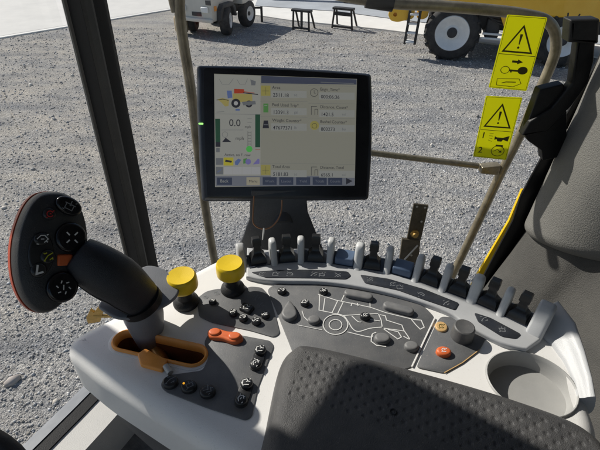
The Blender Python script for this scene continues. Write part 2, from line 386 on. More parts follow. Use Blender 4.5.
o.ribbon(W, up, .05, .0425); o = o.build('drain_line', M_['chassis'], smooth=0); o['kind'] = 'structure'
o = MB().sheet(W, [G(-260, 80), G(0, 37.5), G(168, 9.8), G(196, 5)] + [Vector((-4, 70)), Vector((-55, 70)), Vector((-55, 22))], .039).build('concrete_slab', M_['concrete'], smooth=0); o['kind'] = 'structure'

# loose stones: many small rocks spread over the gravel (nobody could count them)
def stones():
    t = (1 + 5 ** .5) / 2
    iv = np.array([(-1, t, 0), (1, t, 0), (-1, -t, 0), (1, -t, 0), (0, -1, t), (0, 1, t), (0, -1, -t), (0, 1, -t), (t, 0, -1), (t, 0, 1), (-t, 0, -1), (-t, 0, 1)]) / 1.9
    fi = np.array([(0, 11, 5), (0, 5, 1), (0, 1, 7), (0, 7, 10), (0, 10, 11), (1, 5, 9), (5, 11, 4), (11, 10, 2), (10, 7, 6), (7, 1, 8), (3, 9, 4), (3, 4, 2), (3, 2, 6), (3, 6, 8), (3, 8, 9), (4, 9, 5), (2, 4, 11), (6, 2, 10), (8, 6, 7), (9, 8, 1)])
    n = 80000
    y = 1.2 + 13.0 * rng.random(n) ** 1.6; x = (rng.random(n) - .5) * (2.2 + 1.95 * y)
    # keep them off the concrete
    ex = np.array([p.x for p in edge]); ey = np.array([p.y for p in edge]); o_ = np.argsort(ex)
    ok = y < np.interp(x, ex[o_], ey[o_]) - .08
    x, y = x[ok], y[ok]; n = len(x)
    sz = .0035 + .0125 * rng.random(n) ** 2.4; big = rng.random(n) < .012; sz[big] += .02 * rng.random(big.sum())
    sz *= .72 + .05 * y
    x = np.append(x, onz(12, 382, 0).x); y = np.append(y, onz(12, 382, 0).y); sz = np.append(sz, .058); n += 1
    sc = sz[:, None] * (.7 + .6 * rng.random((n, 3))) * np.array([1, 1, .75])
    a = rng.random(n) * 6.283; v = iv[None] * (1 + .35 * (rng.random((n, 12, 1)) - .5)) * sc[:, None, :]
    ca, sa = np.cos(a)[:, None], np.sin(a)[:, None]
    vx = v[..., 0] * ca - v[..., 1] * sa + x[:, None]; vy = v[..., 0] * sa + v[..., 1] * ca + y[:, None]; vz = v[..., 2] + (sc[:, 2] * .35)[:, None]
    V = np.stack([vx, vy, vz], -1).reshape(-1, 3).astype(np.float32); F = (fi[None] + (np.arange(n) * 12)[:, None, None]).reshape(-1, 3)
    me = bpy.data.meshes.new('loose_stones'); me.vertices.add(len(V)); me.vertices.foreach_set('co', V.ravel())
    me.loops.add(F.size); me.loops.foreach_set('vertex_index', F.ravel().astype(np.int32)); me.polygons.add(len(F))
    me.polygons.foreach_set('loop_start', (np.arange(len(F)) * 3).astype(np.int32)); me.polygons.foreach_set('loop_total', np.full(len(F), 3, np.int32))
    tone = .27 + .40 * rng.random(n) ** 1.5; warm = rng.random(n) ** 2 * .16
    C = np.stack([tone * (1 + warm * .5), tone, tone * (1 - warm * .8), np.ones(n)], -1); C[-1] = (.42, .38, .35, 1)
    at = me.color_attributes.new('tone', 'FLOAT_COLOR', 'POINT'); at.data.foreach_set('color', np.repeat(C, 12, 0).astype(np.float32).ravel())
    me.update(); me.validate(); me.materials.append(M_['stones'])
    o = bpy.data.objects.new('loose_stones', me); col.objects.link(o); o['kind'] = 'stuff'
    tag(o, 'loose grey and tan crushed stones scattered over the yard', 'gravel')
stones()

# ================================================================== CAB (frame, glass, trim)
cab = thing('combine_cab', 'cab interior with black corner post, clear windows and grey beige rear trim', 'cab', (0, .5, 1.9))
YW = .97
# front right post, faceted like the trim in front of the glass
prof = [(-.470, .985), (-.466, .955), (-.462, .945), (-.418, .925), (-.406, .932), (-.392, .955), (-.383, .985), (-.42, 1.03)]
def prism(mb, prof, z0, z1): return mb.rings([[Vector((-.383 + (x + .383) * .78 + (z - 2.94) * .04, y, z)) for x, y in prof] for z in (z0, z1)])
prism(MB(), prof, 1.9, 3.6).build('corner_post', M_['pillar'], cab, smooth=20)
prism(MB(), [(-.4155, .9215), (-.4085, .9255), (-.3985, .9375), (-.397, .943), (-.4075, .9335), (-.4165, .927)], 1.9, 3.6).build('post_trim', M_['pillargrey'], cab, smooth=20)
prism(MB(), [(-.4755, .955), (-.4745, .9435), (-.4715, .9405), (-.4685, .9430), (-.4675, .9545)], 1.9, 3.6).build('post_seal', M_['seal'], cab, smooth=20)
# panes
MB().add([(-.39, YW, 1.95), (.72, YW, 1.95), (.72, YW, 3.6), (-.39, YW, 3.6)], [[0, 1, 2, 3]]).build('side_window', M_['glass'], cab, smooth=0)
wp = [(-.475, .965), (-.53, .80), (-.60, .66), (-.66, .545), (-.75, .33), (-.80, .1), (-.82, -.2), (-.80, -.6)]
MB().rings([[Vector((x, y, z)) for x, y in wp] for z in (2.052, 3.6)], closed=False, cap0=False, cap1=False).build('windshield', M_['glass'], cab, smooth=60)
# sill below the windshield: painted strip, gasket, pale trim
def strip_between(mb, o1, o2, za, zb, th=.02):
    A = [Vector((x + o1, y - o1 * .55, za)) for x, y in wp[:]]; B = [Vector((x + o2, y - o2 * .55, zb)) for x, y in wp[:]]
    A2 = [p - Vector((0, 0, th)) for p in A]; B2 = [p - Vector((0, 0, th)) for p in B]
    return mb.rings([A, B, B2, A2, A], closed=False, cap0=False, cap1=False)
strip_between(MB(), -.004, .030, 2.048, 2.060).build('window_sill', M_['sillblue'], cab)
strip_between(MB(), .0305, .056, 2.058, 2.054).build('sill_gasket', M_['gasket'], cab)
strip_between(MB(), .0565, .118, 2.050, 2.046, .13).build('sill_trim', M_['sillpale'], cab)
MB().slab(W, [Vector((x + .03, y)) for x, y in wp] + [Vector((.75, -.6)), Vector((.75, .965))], 1.86, 1.92).build('cab_floor', M_['floor'], cab, smooth=0)
MB().box(W, (.17, .98, 1.99), (1.14, .05, .14), .01).build('side_sill', M_['pillar'], cab)
MB().box(W, (.12, -.1, 3.64), (1.74, 2.24, .08), .03).build('roof', M_['roof'], cab)
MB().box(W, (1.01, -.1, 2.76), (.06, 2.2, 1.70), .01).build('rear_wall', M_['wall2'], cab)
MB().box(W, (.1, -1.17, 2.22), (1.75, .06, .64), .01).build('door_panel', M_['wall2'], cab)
MB().box(W, (-.72, -1.17, 2.9), (.08, .08, 1.44), .01).build('door_post', M_['pillar'], cab)
MB().add([(-.68, -1.17, 2.54), (.98, -1.17, 2.54), (.98, -1.17, 3.6), (-.68, -1.17, 3.6)], [[0, 1, 2, 3]]).build('door_window', M_['glass'], cab, smooth=0)
# rear trim, seen to the right: upper bulged panel and lower panel
def column(name, prof, z0f, z1, m, rnd_=.03, lean=.14, zr=2.5):
    p = cat([Vector(q) for q in prof], 6, False); rs = []
    cen = Vector((.95, .75))
    for k in range(7):
        a = math.pi / 2 * k / 6; d = rnd_ * (1 - math.sin(a)); dz = rnd_ * (1 - math.cos(a))
        rs.append([Vector((*(q + (cen - q).normalized() * d), z0f(q) + dz)) for q in p])
    for t in (.25, .5, .75, 1): rs.append([Vector((q.x + .012 * math.sin(t * 3), q.y, (z0f(q) + rnd_) * (1 - t) + z1 * t)) for q in p])
    rs = [[Vector((v.x + (v.z - zr) * lean, v.y, v.z)) for v in r_] for r_ in rs]
    MB().rings(rs, closed=False, cap0=False, cap1=False).build(name, m, cab, smooth=70)
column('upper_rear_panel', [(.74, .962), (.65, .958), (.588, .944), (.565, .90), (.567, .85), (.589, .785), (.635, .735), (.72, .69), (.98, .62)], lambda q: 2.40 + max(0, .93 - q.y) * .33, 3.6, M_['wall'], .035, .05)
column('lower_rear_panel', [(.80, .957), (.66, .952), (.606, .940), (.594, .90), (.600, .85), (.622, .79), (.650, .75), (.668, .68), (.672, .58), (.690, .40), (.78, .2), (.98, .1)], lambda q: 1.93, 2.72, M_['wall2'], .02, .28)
# rear edge of the side window: black gasket with a yellow body edge outside it
MY = frame(Vector((0, YW - .012, 3.1)), (1, 0, 0), (0, -1, 0))
gk = [loc(MY, *p, .012) for p in ((612, 30), (598, 62), (551, 141), (521, 196), (513, 221), (486, 272), (448, 345), (470, 345), (501, 272), (532, 221), (543, 196), (570, 141), (620, 62), (640, 30))]
MB().slab(MY, gk, .006, .012, .002, 3).build('window_gasket', M_['gasket'], cab)
MY2 = frame(Vector((0, YW + .03, 3.1)), (1, 0, 0), (0, -1, 0))
ys = [loc(MY2, *p) for p in ((522, 190), (530, 190), (520, 221), (493, 272), (455, 345), (439, 345), (479, 272), (509, 221))]
MB().slab(MY2, ys, -.008, 0, .002, 2).build('body_edge', M_['ystrip'], cab)

# window latch: black handle, arm and plate
MYL = frame(Vector((0, .915, 3.1)), (1, 0, 0), (0, -1, 0))
Lp = lambda pts, hh: [loc(MYL, *p, hh) for p in pts]
latch = thing('window_latch', 'black plastic window latch with grab handle on the rear window edge', 'latch', ony(560, 110, .915))
MB().slab(MYL, rnd(Lp([(571, 20), (601, 19), (599, 44), (569, 43)], .03), .004), .0, .03, .006, 3).build('handle', M_['rubber'], latch)
MB().slab(MYL, rnd(Lp([(578, 40), (596, 40), (594, 62), (588, 84), (572, 106), (548, 132), (522, 136), (530, 122), (552, 108), (572, 84)], .012), .003), -.01, .012, .004, 3).build('arm', M_['gasket'], latch)
MB().slab(MYL, rnd(Lp([(540, 90), (564, 84), (567, 110), (567, 140), (557, 158), (543, 161), (542, 151), (528, 141), (524, 133)], .004), .003), -.02, .004, .003, 3).build('base_plate', M_['gasket'], latch)
c = loc(MYL, 577, 139, .0)
MB().lathe(MYL @ Matrix.Translation((c.x, c.y, -.03)), [(.006, 0), (.020, .002), (.021, .03), (.018, .036), (.004, .037)], 20).build('knob', M_['rubber'], latch)

# steering wheel low on the left
sw = thing('steering_wheel', 'black steering wheel rim at the bottom left corner', 'steering wheel', atd(-75, 540, .62) - Vector((0, 0, .3)))
c = atd(-98, 556, .62); MS = frame(c, (0, 1, 0), (.62, -.25, .75))
ring = [MS @ Vector((.165 * math.cos(a), .165 * math.sin(a), 0)) for a in [2 * math.pi * i / 48 for i in range(48)]]
mb = MB(); rs = []
for i in range(48):
    p = ring[i]; rd = (p - c).normalized(); n = MS.to_3x3().col[2]
    rs.append([p + rd * (.016 * math.cos(2 * math.pi * k / 12)) + n * (.016 * math.sin(2 * math.pi * k / 12)) for k in range(12)])
mb.rings(rs + [rs[0]], cap0=False, cap1=False).build('rim', M_['rubber'], sw)
mb = MB()
for a in (90, 210, 330): mb.tube([c - MS.to_3x3().col[2] * .02, MS @ Vector((.16 * math.cos(R(a)), .16 * math.sin(R(a)), 0))], .012)
mb.lathe(MS @ Matrix.Translation((0, 0, -.05)), [(.02, 0), (.05, .005), (.05, .045), (.03, .052)]); mb.build('hub', M_['rubber'], sw)
MB().tube([c - MS.to_3x3().col[2] * .04, c - MS.to_3x3().col[2] * .2 - Vector((.02, 0, .1)), Vector((c.x - .16, c.y + .05, 1.92))], .03).build('column', M_['lower'], sw)

# unseen mirror-shaped blocker, added to throw shade across the armrest
mc = Vector((.055, .33, 2.65)) + SUN.normalized() * 1.36
hs = Vector((SUN.x, SUN.y, 0)).normalized(); side = Vector((-hs.y, hs.x, 0))
mir = thing('mirror_shade_blocker', 'unseen tall black blocker shaped like a wing mirror, added to shade the armrest', 'mirror', mc)
MM = frame(mc, side, hs)
MB().slab(MM, rnd([(-.035, -.0), (.30, -.0), (.30, .46), (-.035, .46)], .04), -.03, .03, .02, 4).build('housing', M_['pillar'], mir)
MB().slab(MM, rnd([(.015, .02), (.28, .02), (.28, .44), (.015, .44)], .03), -.034, -.0305).build('blocker_mirror_glass', M_['mirror'], mir)
MB().tube([mc + Vector((0, 0, .4)) + side * .1 + hs * .04, mc + Vector((0, 0, .5)) + side * .1 + hs * .04, Vector((-.7, .6, 3.70))], .014).build('arm', M_['pillar'], mir)
pp = Vector((-.268, .398, 0)) + hs * .70
MB().tube([Vector((pp.x, pp.y, 3.0)), Vector((pp.x, pp.y, 3.9))], .027, 16).build('shade_pole', M_['pillar'], mir)  # pole added out of view to lay a shade band on the console

# stickers on the glass
MG = frame(Vector((0, YW - .0015, 3.1)), (1, 0, 0), (0, -1, 0))
def quad_map(M, q):
    q = [loc(M, *p) for p in q]     # TL TR BR BL
    def f(s, t): return (q[0] * (1 - s) + q[1] * s) * (1 - t) + (q[3] * (1 - s) + q[2] * s) * t
    return f
def sticker(name, q, label, draw):
    f = quad_map(MG, q); ctr = f(.5, .5); base = MG @ Vector((ctr.x, ctr.y, 0))
    mb = MB(); mb.slab(MG, rnd([f(0, 0), f(1, 0), f(1, 1), f(0, 1)], .003, 3), -.0005, .0004)
    mb.mi = 1; lift = [.0006]
    def line(pts, w=.0016, closed=False):
        lift[0] += .00002; mb.ribbon(MG, [f(*p) for p in pts], w, lift[0], closed)
    def fill(pts):
        lift[0] += .00002; mb.sheet(MG, [f(*p) for p in pts], lift[0])
    draw(line, fill, f, mb, lift)
    tag(mb.build(name, [M_['sticker'], M_['stickerink']], base=base, smooth=0), label, 'sticker')
def circ(cx, cy, rx, ry, n=22, a0=0, a1=360): return [(cx + rx * math.cos(R(a0 + (a1 - a0) * i / n)), cy + ry * math.sin(R(a0 + (a1 - a0) * i / n))) for i in range(n + (0 if a1 - a0 == 360 else 1))]
def tri_mark(line, fill, y0, y1, x0, x1):
    xm = (x0 + x1) / 2; line([(xm, y0), (x1, y1), (x0, y1)], .0034, True); hh = y1 - y0
    fill([(xm - .035, y0 + hh * .30), (xm + .035, y0 + hh * .30), (xm + .014, y0 + hh * .70), (xm - .014, y0 + hh * .70)]); fill(circ(xm, y0 + hh * .82, .03, .016, 10))
def d1(line, fill, f, mb, lift):
    line([(.03, .015), (.97, .015), (.97, .985), (.03, .985)], .0008, True)
    line([(.03, .51), (.97, .51)], .0012)
    tri_mark(line, fill, .13, .47, .12, .84)
    fill([(.42, .585), (.56, .585), (.56, .565), (.70, .60), (.56, .635), (.56, .615), (.42, .615)])
    line(circ(.30, .725, .11, .05), .0014, True); fill([(.40, .712), (.66, .712), (.66, .738), (.40, .738)]); fill(circ(.75, .715, .13, .055)); fill([(.44, .735), (.48, .735), (.48, .755), (.44, .755)])
    line([(.16, .86), (.72, .835), (.80, .90), (.62, .955), (.18, .95)], .0012, True); line([(.30, .915), (.40, .895), (.66, .885)], .0018)
def d2(line, fill, f, mb, lift):
    line([(.03, .015), (.97, .015), (.97, .985), (.03, .985)], .0008, True)
    line([(.05, .53), (.95, .53)], .0012)
    tri_mark(line, fill, .12, .47, .14, .86)
    for t, y in (('1', .67), ('2', .92)):
        p = f(.10, y); lift[0] += .0001; mb.text(MG, t, p.x, p.y, lift[0], .021, ex=.0003)
    for k in range(4): line([(.33, .585 + .035 * k), (.44, .575 + .045 * k)], .0009)
    fill([(.50, .62), (.56, .635), (.74, .635), (.90, .60), (.92, .60), (.90, .69), (.74, .665), (.56, .665), (.50, .68)]); fill([(.56, .66), (.76, .66), (.72, .70), (.60, .70)])
    line(circ(.68, .86, .19, .085), .0016, True); line([(.56, .87), (.66, .83), (.76, .87)], .0016); fill([(.80, .88), (.70, .885), (.78, .84)]); fill([(.58, .755), (.80, .755), (.80, .785), (.58, .785)])
sticker('warning_sticker', [(507.4, 14.5), (547.5, 17.5), (526.5, 91), (488.5, 87.5)], 'larger upper yellow warning sticker with a key symbol on the side window', d1)
sticker('warning_sticker', [(486, 95.8), (522.5, 97.5), (506, 160), (473, 156.5)], 'smaller lower yellow warning sticker numbered 1 and 2 with a horn symbol', d2)

# ================================================================== HANDRAIL outside the side window
YH = 1.2
rail = thing('handrail', 'worn dark tubular handrail frame outside the side window', 'handrail', ony(330, 260, YH))
ty = lambda pts: cat([ony(x, y, YH) for x, y in pts], 6, False)
MB().tube(ty([(184, -40), (180, -6), (180, 14), (183, 40), (191, 90), (198, 150), (205, 205), (214, 258), (222, 300)]), .0135, 14).build('front_upright', M_['rail_tube'], rail, smooth=80)
MB().tube(ty([(150, -60), (168, -22), (172, 0), (175, 12)]), .009, 12).build('grab_loop', M_['rail_tube'], rail, smooth=80)
MB().tube(ty([(310, -12), (350, -3), (392, 3), (440, 6), (500, 11), (528, 15), (545, 20), (554, 30), (556, 46), (552, 62), (540, 90), (520, 135), (500, 175), (478, 222), (456, 268), (440, 300)]), .0135, 14).build('rear_loop', M_['rail_tube'], rail, smooth=80)
MB().tube([ony(366, 0, YH), ony(393, 4, YH)], .018, 14).build('tube_joint', M_['standblack'], rail)
MB().tube(ty([(330, 147), (373, 153), (430, 160), (478, 166)]), .0095, 12).build('crossbar', M_['rail_tube'], rail, smooth=80)
mb = MB(); MR = frame(ony(491, 168, YH), (1, 0, 0), (0, -1, 0)); mb.slab(MR, rnd([(-.034, -.012), (.022, -.018), (.022, .016), (-.034, .010)], .004), -.012, .016, .004, 2); mb.build('crossbar_bracket', M_['rail_tube'], rail)

# hinge plate outside, between the levers and the glass
hp = thing('hinge_plate', 'rusty drilled steel plate with a bolt standing outside the side window', 'bracket', ony(410, 262, 1.12))
MH = frame(ony(410, 230, 1.12), (1, 0, 0), (0, -1, 0)); Hq = lambda pts: [loc(MH, *p) for p in pts]
MB().slab(MH, Hq([(414, 204), (428.5, 205.5), (421, 240), (407, 239)]), -.006, 0, .001, 2).build('upper_plate', M_['steel'], hp)
MB().slab(MH, Hq([(402, 238), (420, 240), (412, 325), (390, 325)]), -.004, .006, .001, 2).build('lower_plate', M_['steel'], hp)
for p in ((417, 206.5), (425, 207.5), (421.5, 221.5), (411, 254)):
    q = loc(MH, *p); MB().lathe(MH @ Matrix.Translation((q.x, q.y, .0005 if p[1] < 230 else .0065)), [(.0035, 0), (.0035, .001)], 12).build('bolt_hole', M_['seal'], hp)
q = loc(MH, 414.5, 233); MB().lathe(MH @ Matrix.Translation((q.x, q.y, 0)), [(.013, 0), (.013, .006), (.008, .007), (.008, .016), (.002, .017)], 16).build('bolt', M_['brass'], hp)
MB().tube([MH @ Vector((*loc(MH, 417, 243), .012)), MH @ Vector((*loc(MH, 410, 250), .014)), MH @ Vector((*loc(MH, 404, 257), .012))], .0028, 8).build('pin', M_['seal'], hp)

# small tan bracket outside the corner post
tb = MB(); MT = frame(ony(92, 314, .99), (1, 0, 0), (0, -1, 0))
tb.slab(MT, [loc(MT, *p) for p in ((86, 318), (90, 310), (94, 313), (99, 306), (104, 309), (100, 322), (88, 324))], -.01, 0, .001, 2)
tb.tube([ony(94, 316, .993), Vector((-.46, .995, ony(94, 316, .993).z))], .006, 8)
tag(tb.build('tan_bracket', M_['brass'], base=ony(92, 320, .99)), 'small jagged tan bracket outside behind the joystick', 'bracket')

# ================================================================== CONSOLE
ZC = 2.61; ZR = ZC + .008
C = I(ZC); CR = I(ZR)
cz = lambda x, y, z=ZC: onz(x, y, z).xy
con = thing('control_console', 'pale grey armrest console with rows of buttons, levers and two yellow knobs', 'control console', (.02, .40, 2.05))
# measured bases of the dividers along the rear arc
fb = [(250, 270), (275, 265.5), (301, 263.5), (329, 265), (357, 270), (386, 274), (414, 282), (441, 292), (470, 303), (499, 316), (529, 331)]
fbp = [onz(x, y, ZR).xy for x, y in fb]
def tang(i):
    a, b = fbp[max(i - 1, 0)], fbp[min(i + 1, len(fbp) - 1)]; t = (b - a).normalized(); return t, Vector((-t.y, t.x))
outer = [fbp[i] + tang(i)[1] * .040 for i in range(len(fbp))]
near = [onz(x, y, ZC - .02).xy for x, y in ((58, 350), (100, 385), (150, 417), (200, 449), (235, 475))]
left_top = [cz(118, 309), cz(160, 284), cz(215, 256), cz(236, 248)]
right = [cz(552, 312, ZC - .01), cz(568, 345, ZC - .015), cz(582, 385, ZC - .02), cz(586, 408, ZC - .02), cz(598, 440, ZC - .02)]
outline = [Vector(p) for p in near[::-1]] + left_top + outer[1:] + right + [cz(585, 560), cz(300, 600)]
outline = rnd(outline, [.075 if i == 4 else .02 for i in range(len(outline))], 10)
slot_a, slot_b = cz(126, 341), cz(194, 356); slot_r = .0155
slot = stad(slot_a, slot_b, slot_r + .003, 12)
cupc = cz(531, 383, ZC); cup_rx, cup_ry = .052, .046
cup = ell(cupc.x, cupc.y, cup_rx + .001, cup_ry + .001, 40, R(-20))
MB().slab(C, outline, -.078, 0, .026, 8, holes=[slot, cup], hole_depth=.04).build('top_shell', M_['shell'], con, smooth=50)
cen_ = sum(ccw(outline), Vector((0, 0))) / len(outline)
mb = MB(); mb.rings([[Vector((*(cen_ + (p - cen_) * k), z)) for p in ccw(outline)] for z, k in ((ZC - .072, .965), (ZC - .105, .955), (ZC - .20, .90), (ZC - .34, .78))]); mb.build('lower_housing', M_['lower'], con, smooth=50)
MB().box(W, (.08, .36, 2.12), (.22, .12, .42), .03).build('pedestal', M_['lower'], con)

# raised rear rail carrying the dividers and label strips
rail_near = [onz(x, y, ZR).xy for x, y in ((246, 276), (262, 279.5), (285, 281), (318, 281.5), (350, 285), (390, 293), (425, 303), (452, 314), (466, 324), (500, 342), (527, 349))]
ro = cat(rail_near, 4, False) + [onz(540, 340, ZR).xy, onz(551, 318, ZR).xy] + [fbp[i] + tang(i)[1] * .041 for i in range(len(fbp) - 1, 0, -1)] + [onz(247, 247, ZR).xy]
MB().slab(CR, ro, -.02, 0, .003, 4).build('lever_rail', M_['rail'], con)
def strip(pts, name='label_strip', m='label', z=.0012, r=.0035):
    o = rnd([onz(x, y, ZR).xy for x, y in pts], r, 4); return MB().slab(CR, o, -.001, z, .0004, 2)
pocket_shade = [fbp[i] + tang(i)[1] * .004 for i in range(len(fbp))] + [fbp[i] + tang(i)[1] * .036 for i in range(len(fbp) - 1, -1, -1)]
MB().slab(CR, pocket_shade, -.001, .0012).build('pocket_shade_sheet', M_['pocket_shade'], con)  # dark navy sheet painting the shade on the lever pocket floors

def glyph(mb, M, x, y, s, k, z, w=.0011, rot=0.0):
    """small printed symbol made of strokes"""
    G_ = [
        [[(-1, -.6), (-1, .5), (0, .9), (.4, .2), (1, .1)], [(-.5, -.8), (.7, -.8)]],
        [[(-1, 0), (-.3, .7), (.4, .7), (1, 0), (.3, -.7)], [(-.3, 0), (.3, 0)]],
        [[(-.9, -.9), (-.2, .2), (.9, .9)], [(.2, -.8), (.9, -.2)], [(-.9, .6), (-.4, .9)]],
        [[(-1, .3), (1, .3)], [(-.7, .3), (-.7, -.7), (.7, -.7), (.7, .3)], [(0, .3), (0, 1)]],
        [[(-.8, .8), (0, 0), (.8, .8)], [(-.8, -.1), (0, -.9), (.8, -.1)]],
        [[(-1, -.4), (0, -.4), (.5, .3), (1, .3)], [(-.2, .2), (.1, .8), (.8, .8)]],
        [[(.8 * math.cos(R(a)), .8 * math.sin(R(a))) for a in range(30, 331, 30)], [(-.1, .0), (.3, .0)]],
    ]
    ca, sa = math.cos(rot), math.sin(rot)
    w *= .8
    extra = [[(-.1, .1), (.25, .1)], [(.75, .75), (1.05, .95)], [(-1.05, -.95), (-.6, -1.0)], [(.6, -.35), (.95, -.65)], [(-1.1, .85), (-.8, .6)]]
    for j, pl in enumerate(G_[k % len(G_)] + extra[k % 3:k % 3 + 3]):
        mb.ribbon(M, [(x + s * (a * ca - b * sa), y + s * (a * sa + b * ca)) for a, b in pl], w, z + j * .00003)
for pts, ic in (([(251, 272.5), (275, 270.5), (300, 270), (330, 270.5), (348, 272), (351, 276), (346, 279.5), (318, 278.5), (288, 278), (266, 278)], [(262, 274.5), (276, 274.5), (290, 274.5), (314, 274.5), (322, 275), (338, 275.5)]),
                ([(360, 275), (388, 279), (424, 289.5), (459, 303.5), (455, 310.5), (424, 300), (398, 290.5), (365, 283.5)], [(370, 280), (393, 284.5), (400, 287.5), (421, 295), (446, 303.5)]),
                ([(474, 313), (490, 318), (521, 334.5), (516, 339), (502, 337), (478, 322)], [(484, 319.5), (502, 330)])):
    mb = strip(pts); mb.mi = 1
    for j, p in enumerate(ic):
        q = onz(*p, ZR).xy; glyph(mb, CR, q.x, q.y, .0048, j + len(ic), .0014, .0012, rot=R(-8))
    mb.build('label_strip', [M_['label'], M_['icongrey']], con)

# dividers and levers
wide = {4: .0145, 8: .016}
for i in range(1, 10):
    t, n = tang(i); w = wide.get(i, .0112); Hf = .032
    MF = frame(Vector((*fbp[i], ZR)), (n.x, n.y, 0), (t.x, t.y, 0))     # local x outward, local y up or down
    up_ = 1 if (MF.to_3x3().col[1].z > 0) else -1
    pr = [(-.004, -.002), (.004, .006), (.009, .020), (.014, Hf), (.020, Hf + .004), (.031, Hf + .002), (.037, Hf - .008), (.0395, -.002)]
    pr = cat(pr[:-1], 4, False) + [Vector(pr[-1])]
    MB().slab(MF, [(a, b * up_) for a, b in pr], -w / 2, w / 2, w * .38, 4, rb=w * .38).build('divider', M_['fin'], con, smooth=60)
# end cheeks of the row
t, n = tang(0); MF = frame(Vector((*onz(244, 268, ZR).xy, ZR)), (n.x, n.y, 0), (t.x, t.y, 0)); up_ = 1 if MF.to_3x3().col[1].z > 0 else -1
MB().slab(MF, [(a, b * up_) for a, b in cat([(.0, -.01), (.008, .006), (.020, .022), (.036, .024), (.04, -.01)], 4, False)], -.007, .007, .004, 4, rb=.004).build('end_cheek', M_['rail'], con, smooth=60)
t, n = tang(10); MF = frame(Vector((*fbp[10], ZR)), (n.x, n.y, 0), (t.x, t.y, 0)); up_ = 1 if MF.to_3x3().col[1].z > 0 else -1
MB().slab(MF, [(a, b * up_) for a, b in cat([(-.010, -.01), (-.002, .004), (.006, .016), (.014, .030), (.022, .036), (.033, .034), (.040, -.01)], 5, False)], -.004, .018, .006, 4, rb=.004).build('end_cheek', M_['rail'], con, smooth=60)
kinds = 'lllblbllll'
for i, k in enumerate(kinds):
    a, b = fbp[i], fbp[i + 1]; t = (b - a).normalized(); n = Vector((-t.y, t.x)); mid = (a + b) / 2
    if i == 0: mid = onz(260, 266.5, ZR).xy
    gap = (b - a).length - .013
    ML = frame(Vector((*(mid + n * .018), ZR + .001)), (t.x, t.y, 0), (0, 0, 1))
    if k == 'b':
        w = min(gap, .030); MB().slab(ML, rnd([(-w / 2, -.013), (w / 2, -.013), (w / 2, .013), (-w / 2, .013)], .003, 4), 0, .013, .003, 4).build('rocker_switch', M_['bluebutton'], con)
        continue
    w = min(gap * .85, .024)
    mb = MB(); mb.rings([[ML @ Vector((sx * w / 2 * s, (sy * d + dy), z)) for sx, sy in ((-1, -1), (1, -1), (1, 1), (-1, 1))] for z, s, d, dy in ((0, 1.1, .013, 0), (.009, 1.0, .010, -.001), (.014, .62, .006, .001), (.016, .50, .0056, .002), (.026, .46, .0050, .004), (.028, .62, .0058, .0045), (.038, .58, .0054, .006), (.0405, .46, .0040, .006))])
    mb.build('lever', M_['button'], con, smooth=50)

# shoulder that falls from the last divider along the rear edge
sh = [((533, 338), (536, 318), (540, 318), .020), ((539, 336), (546, 310), (552, 316), .028), ((551, 346), (560, 322), (570, 342), .027), ((563, 362), (571, 347), (580, 370), .020), ((573, 382), (579, 372), (587, 396), .015), ((577, 399), (583, 392), (592, 412), .009)]
mb = MB(); rs_ = []
for a, b, c_, h_ in sh:
    A_, Cc = onz(*a, ZC).xy, onz(*c_, ZC - .02).xy; B_ = A_.lerp(Cc, .55)
    rs_.append(cat([Vector((*A_, ZC - .002)), Vector((*A_.lerp(B_, .55), ZC + h_ * .55)), Vector((*B_, ZC + h_)), Vector((*B_.lerp(Cc, .5), ZC + h_ * .85)), Vector((*Cc, ZC - .02)), Vector((*A_.lerp(Cc, .5), ZC - .03))], 4))
mb.rings(rs_); mb.build('rear_shoulder', M_['rail'], con, smooth=60)

# flat panels on the top
def panel(pts, r=.006, z=.0016, extra=None): return MB().slab(C, rnd([cz(x, y) for x, y in pts], r, 5), -.002, z, .0006, 2)
pA = panel([(197, 299), (206, 292), (219, 289), (236, 293), (250, 287), (262, 288), (270, 297), (276, 318), (280, 334), (274, 338), (250, 331), (212, 323), (199, 317)])
pA.mi = 1
for p, rx in (((217, 294), .0042), ((206, 298), .0036)):
    q = cz(*p); pA.ribbon(C, ell(q.x, q.y, rx, rx * .9, 18), .0009, .0019, True); pA.ribbon(C, ell(q.x, q.y, rx * .4, rx * .4, 10), .0008, .0019, True)
for p in ((257, 298), (261, 306)):
    q = cz(*p); glyph(pA, C, q.x, q.y, .0045, 2, .0019, .0010, R(20))
pA.build('upper_button_panel', [M_['panel'], M_['icongrey']], con)
panel([(211, 330), (271, 341.5), (274, 347), (258, 388), (252, 417), (246, 421), (206, 408), (165, 392), (160, 385), (167, 376), (203, 371), (209, 357), (204, 343)]).build('front_button_panel', M_['panel'], con)
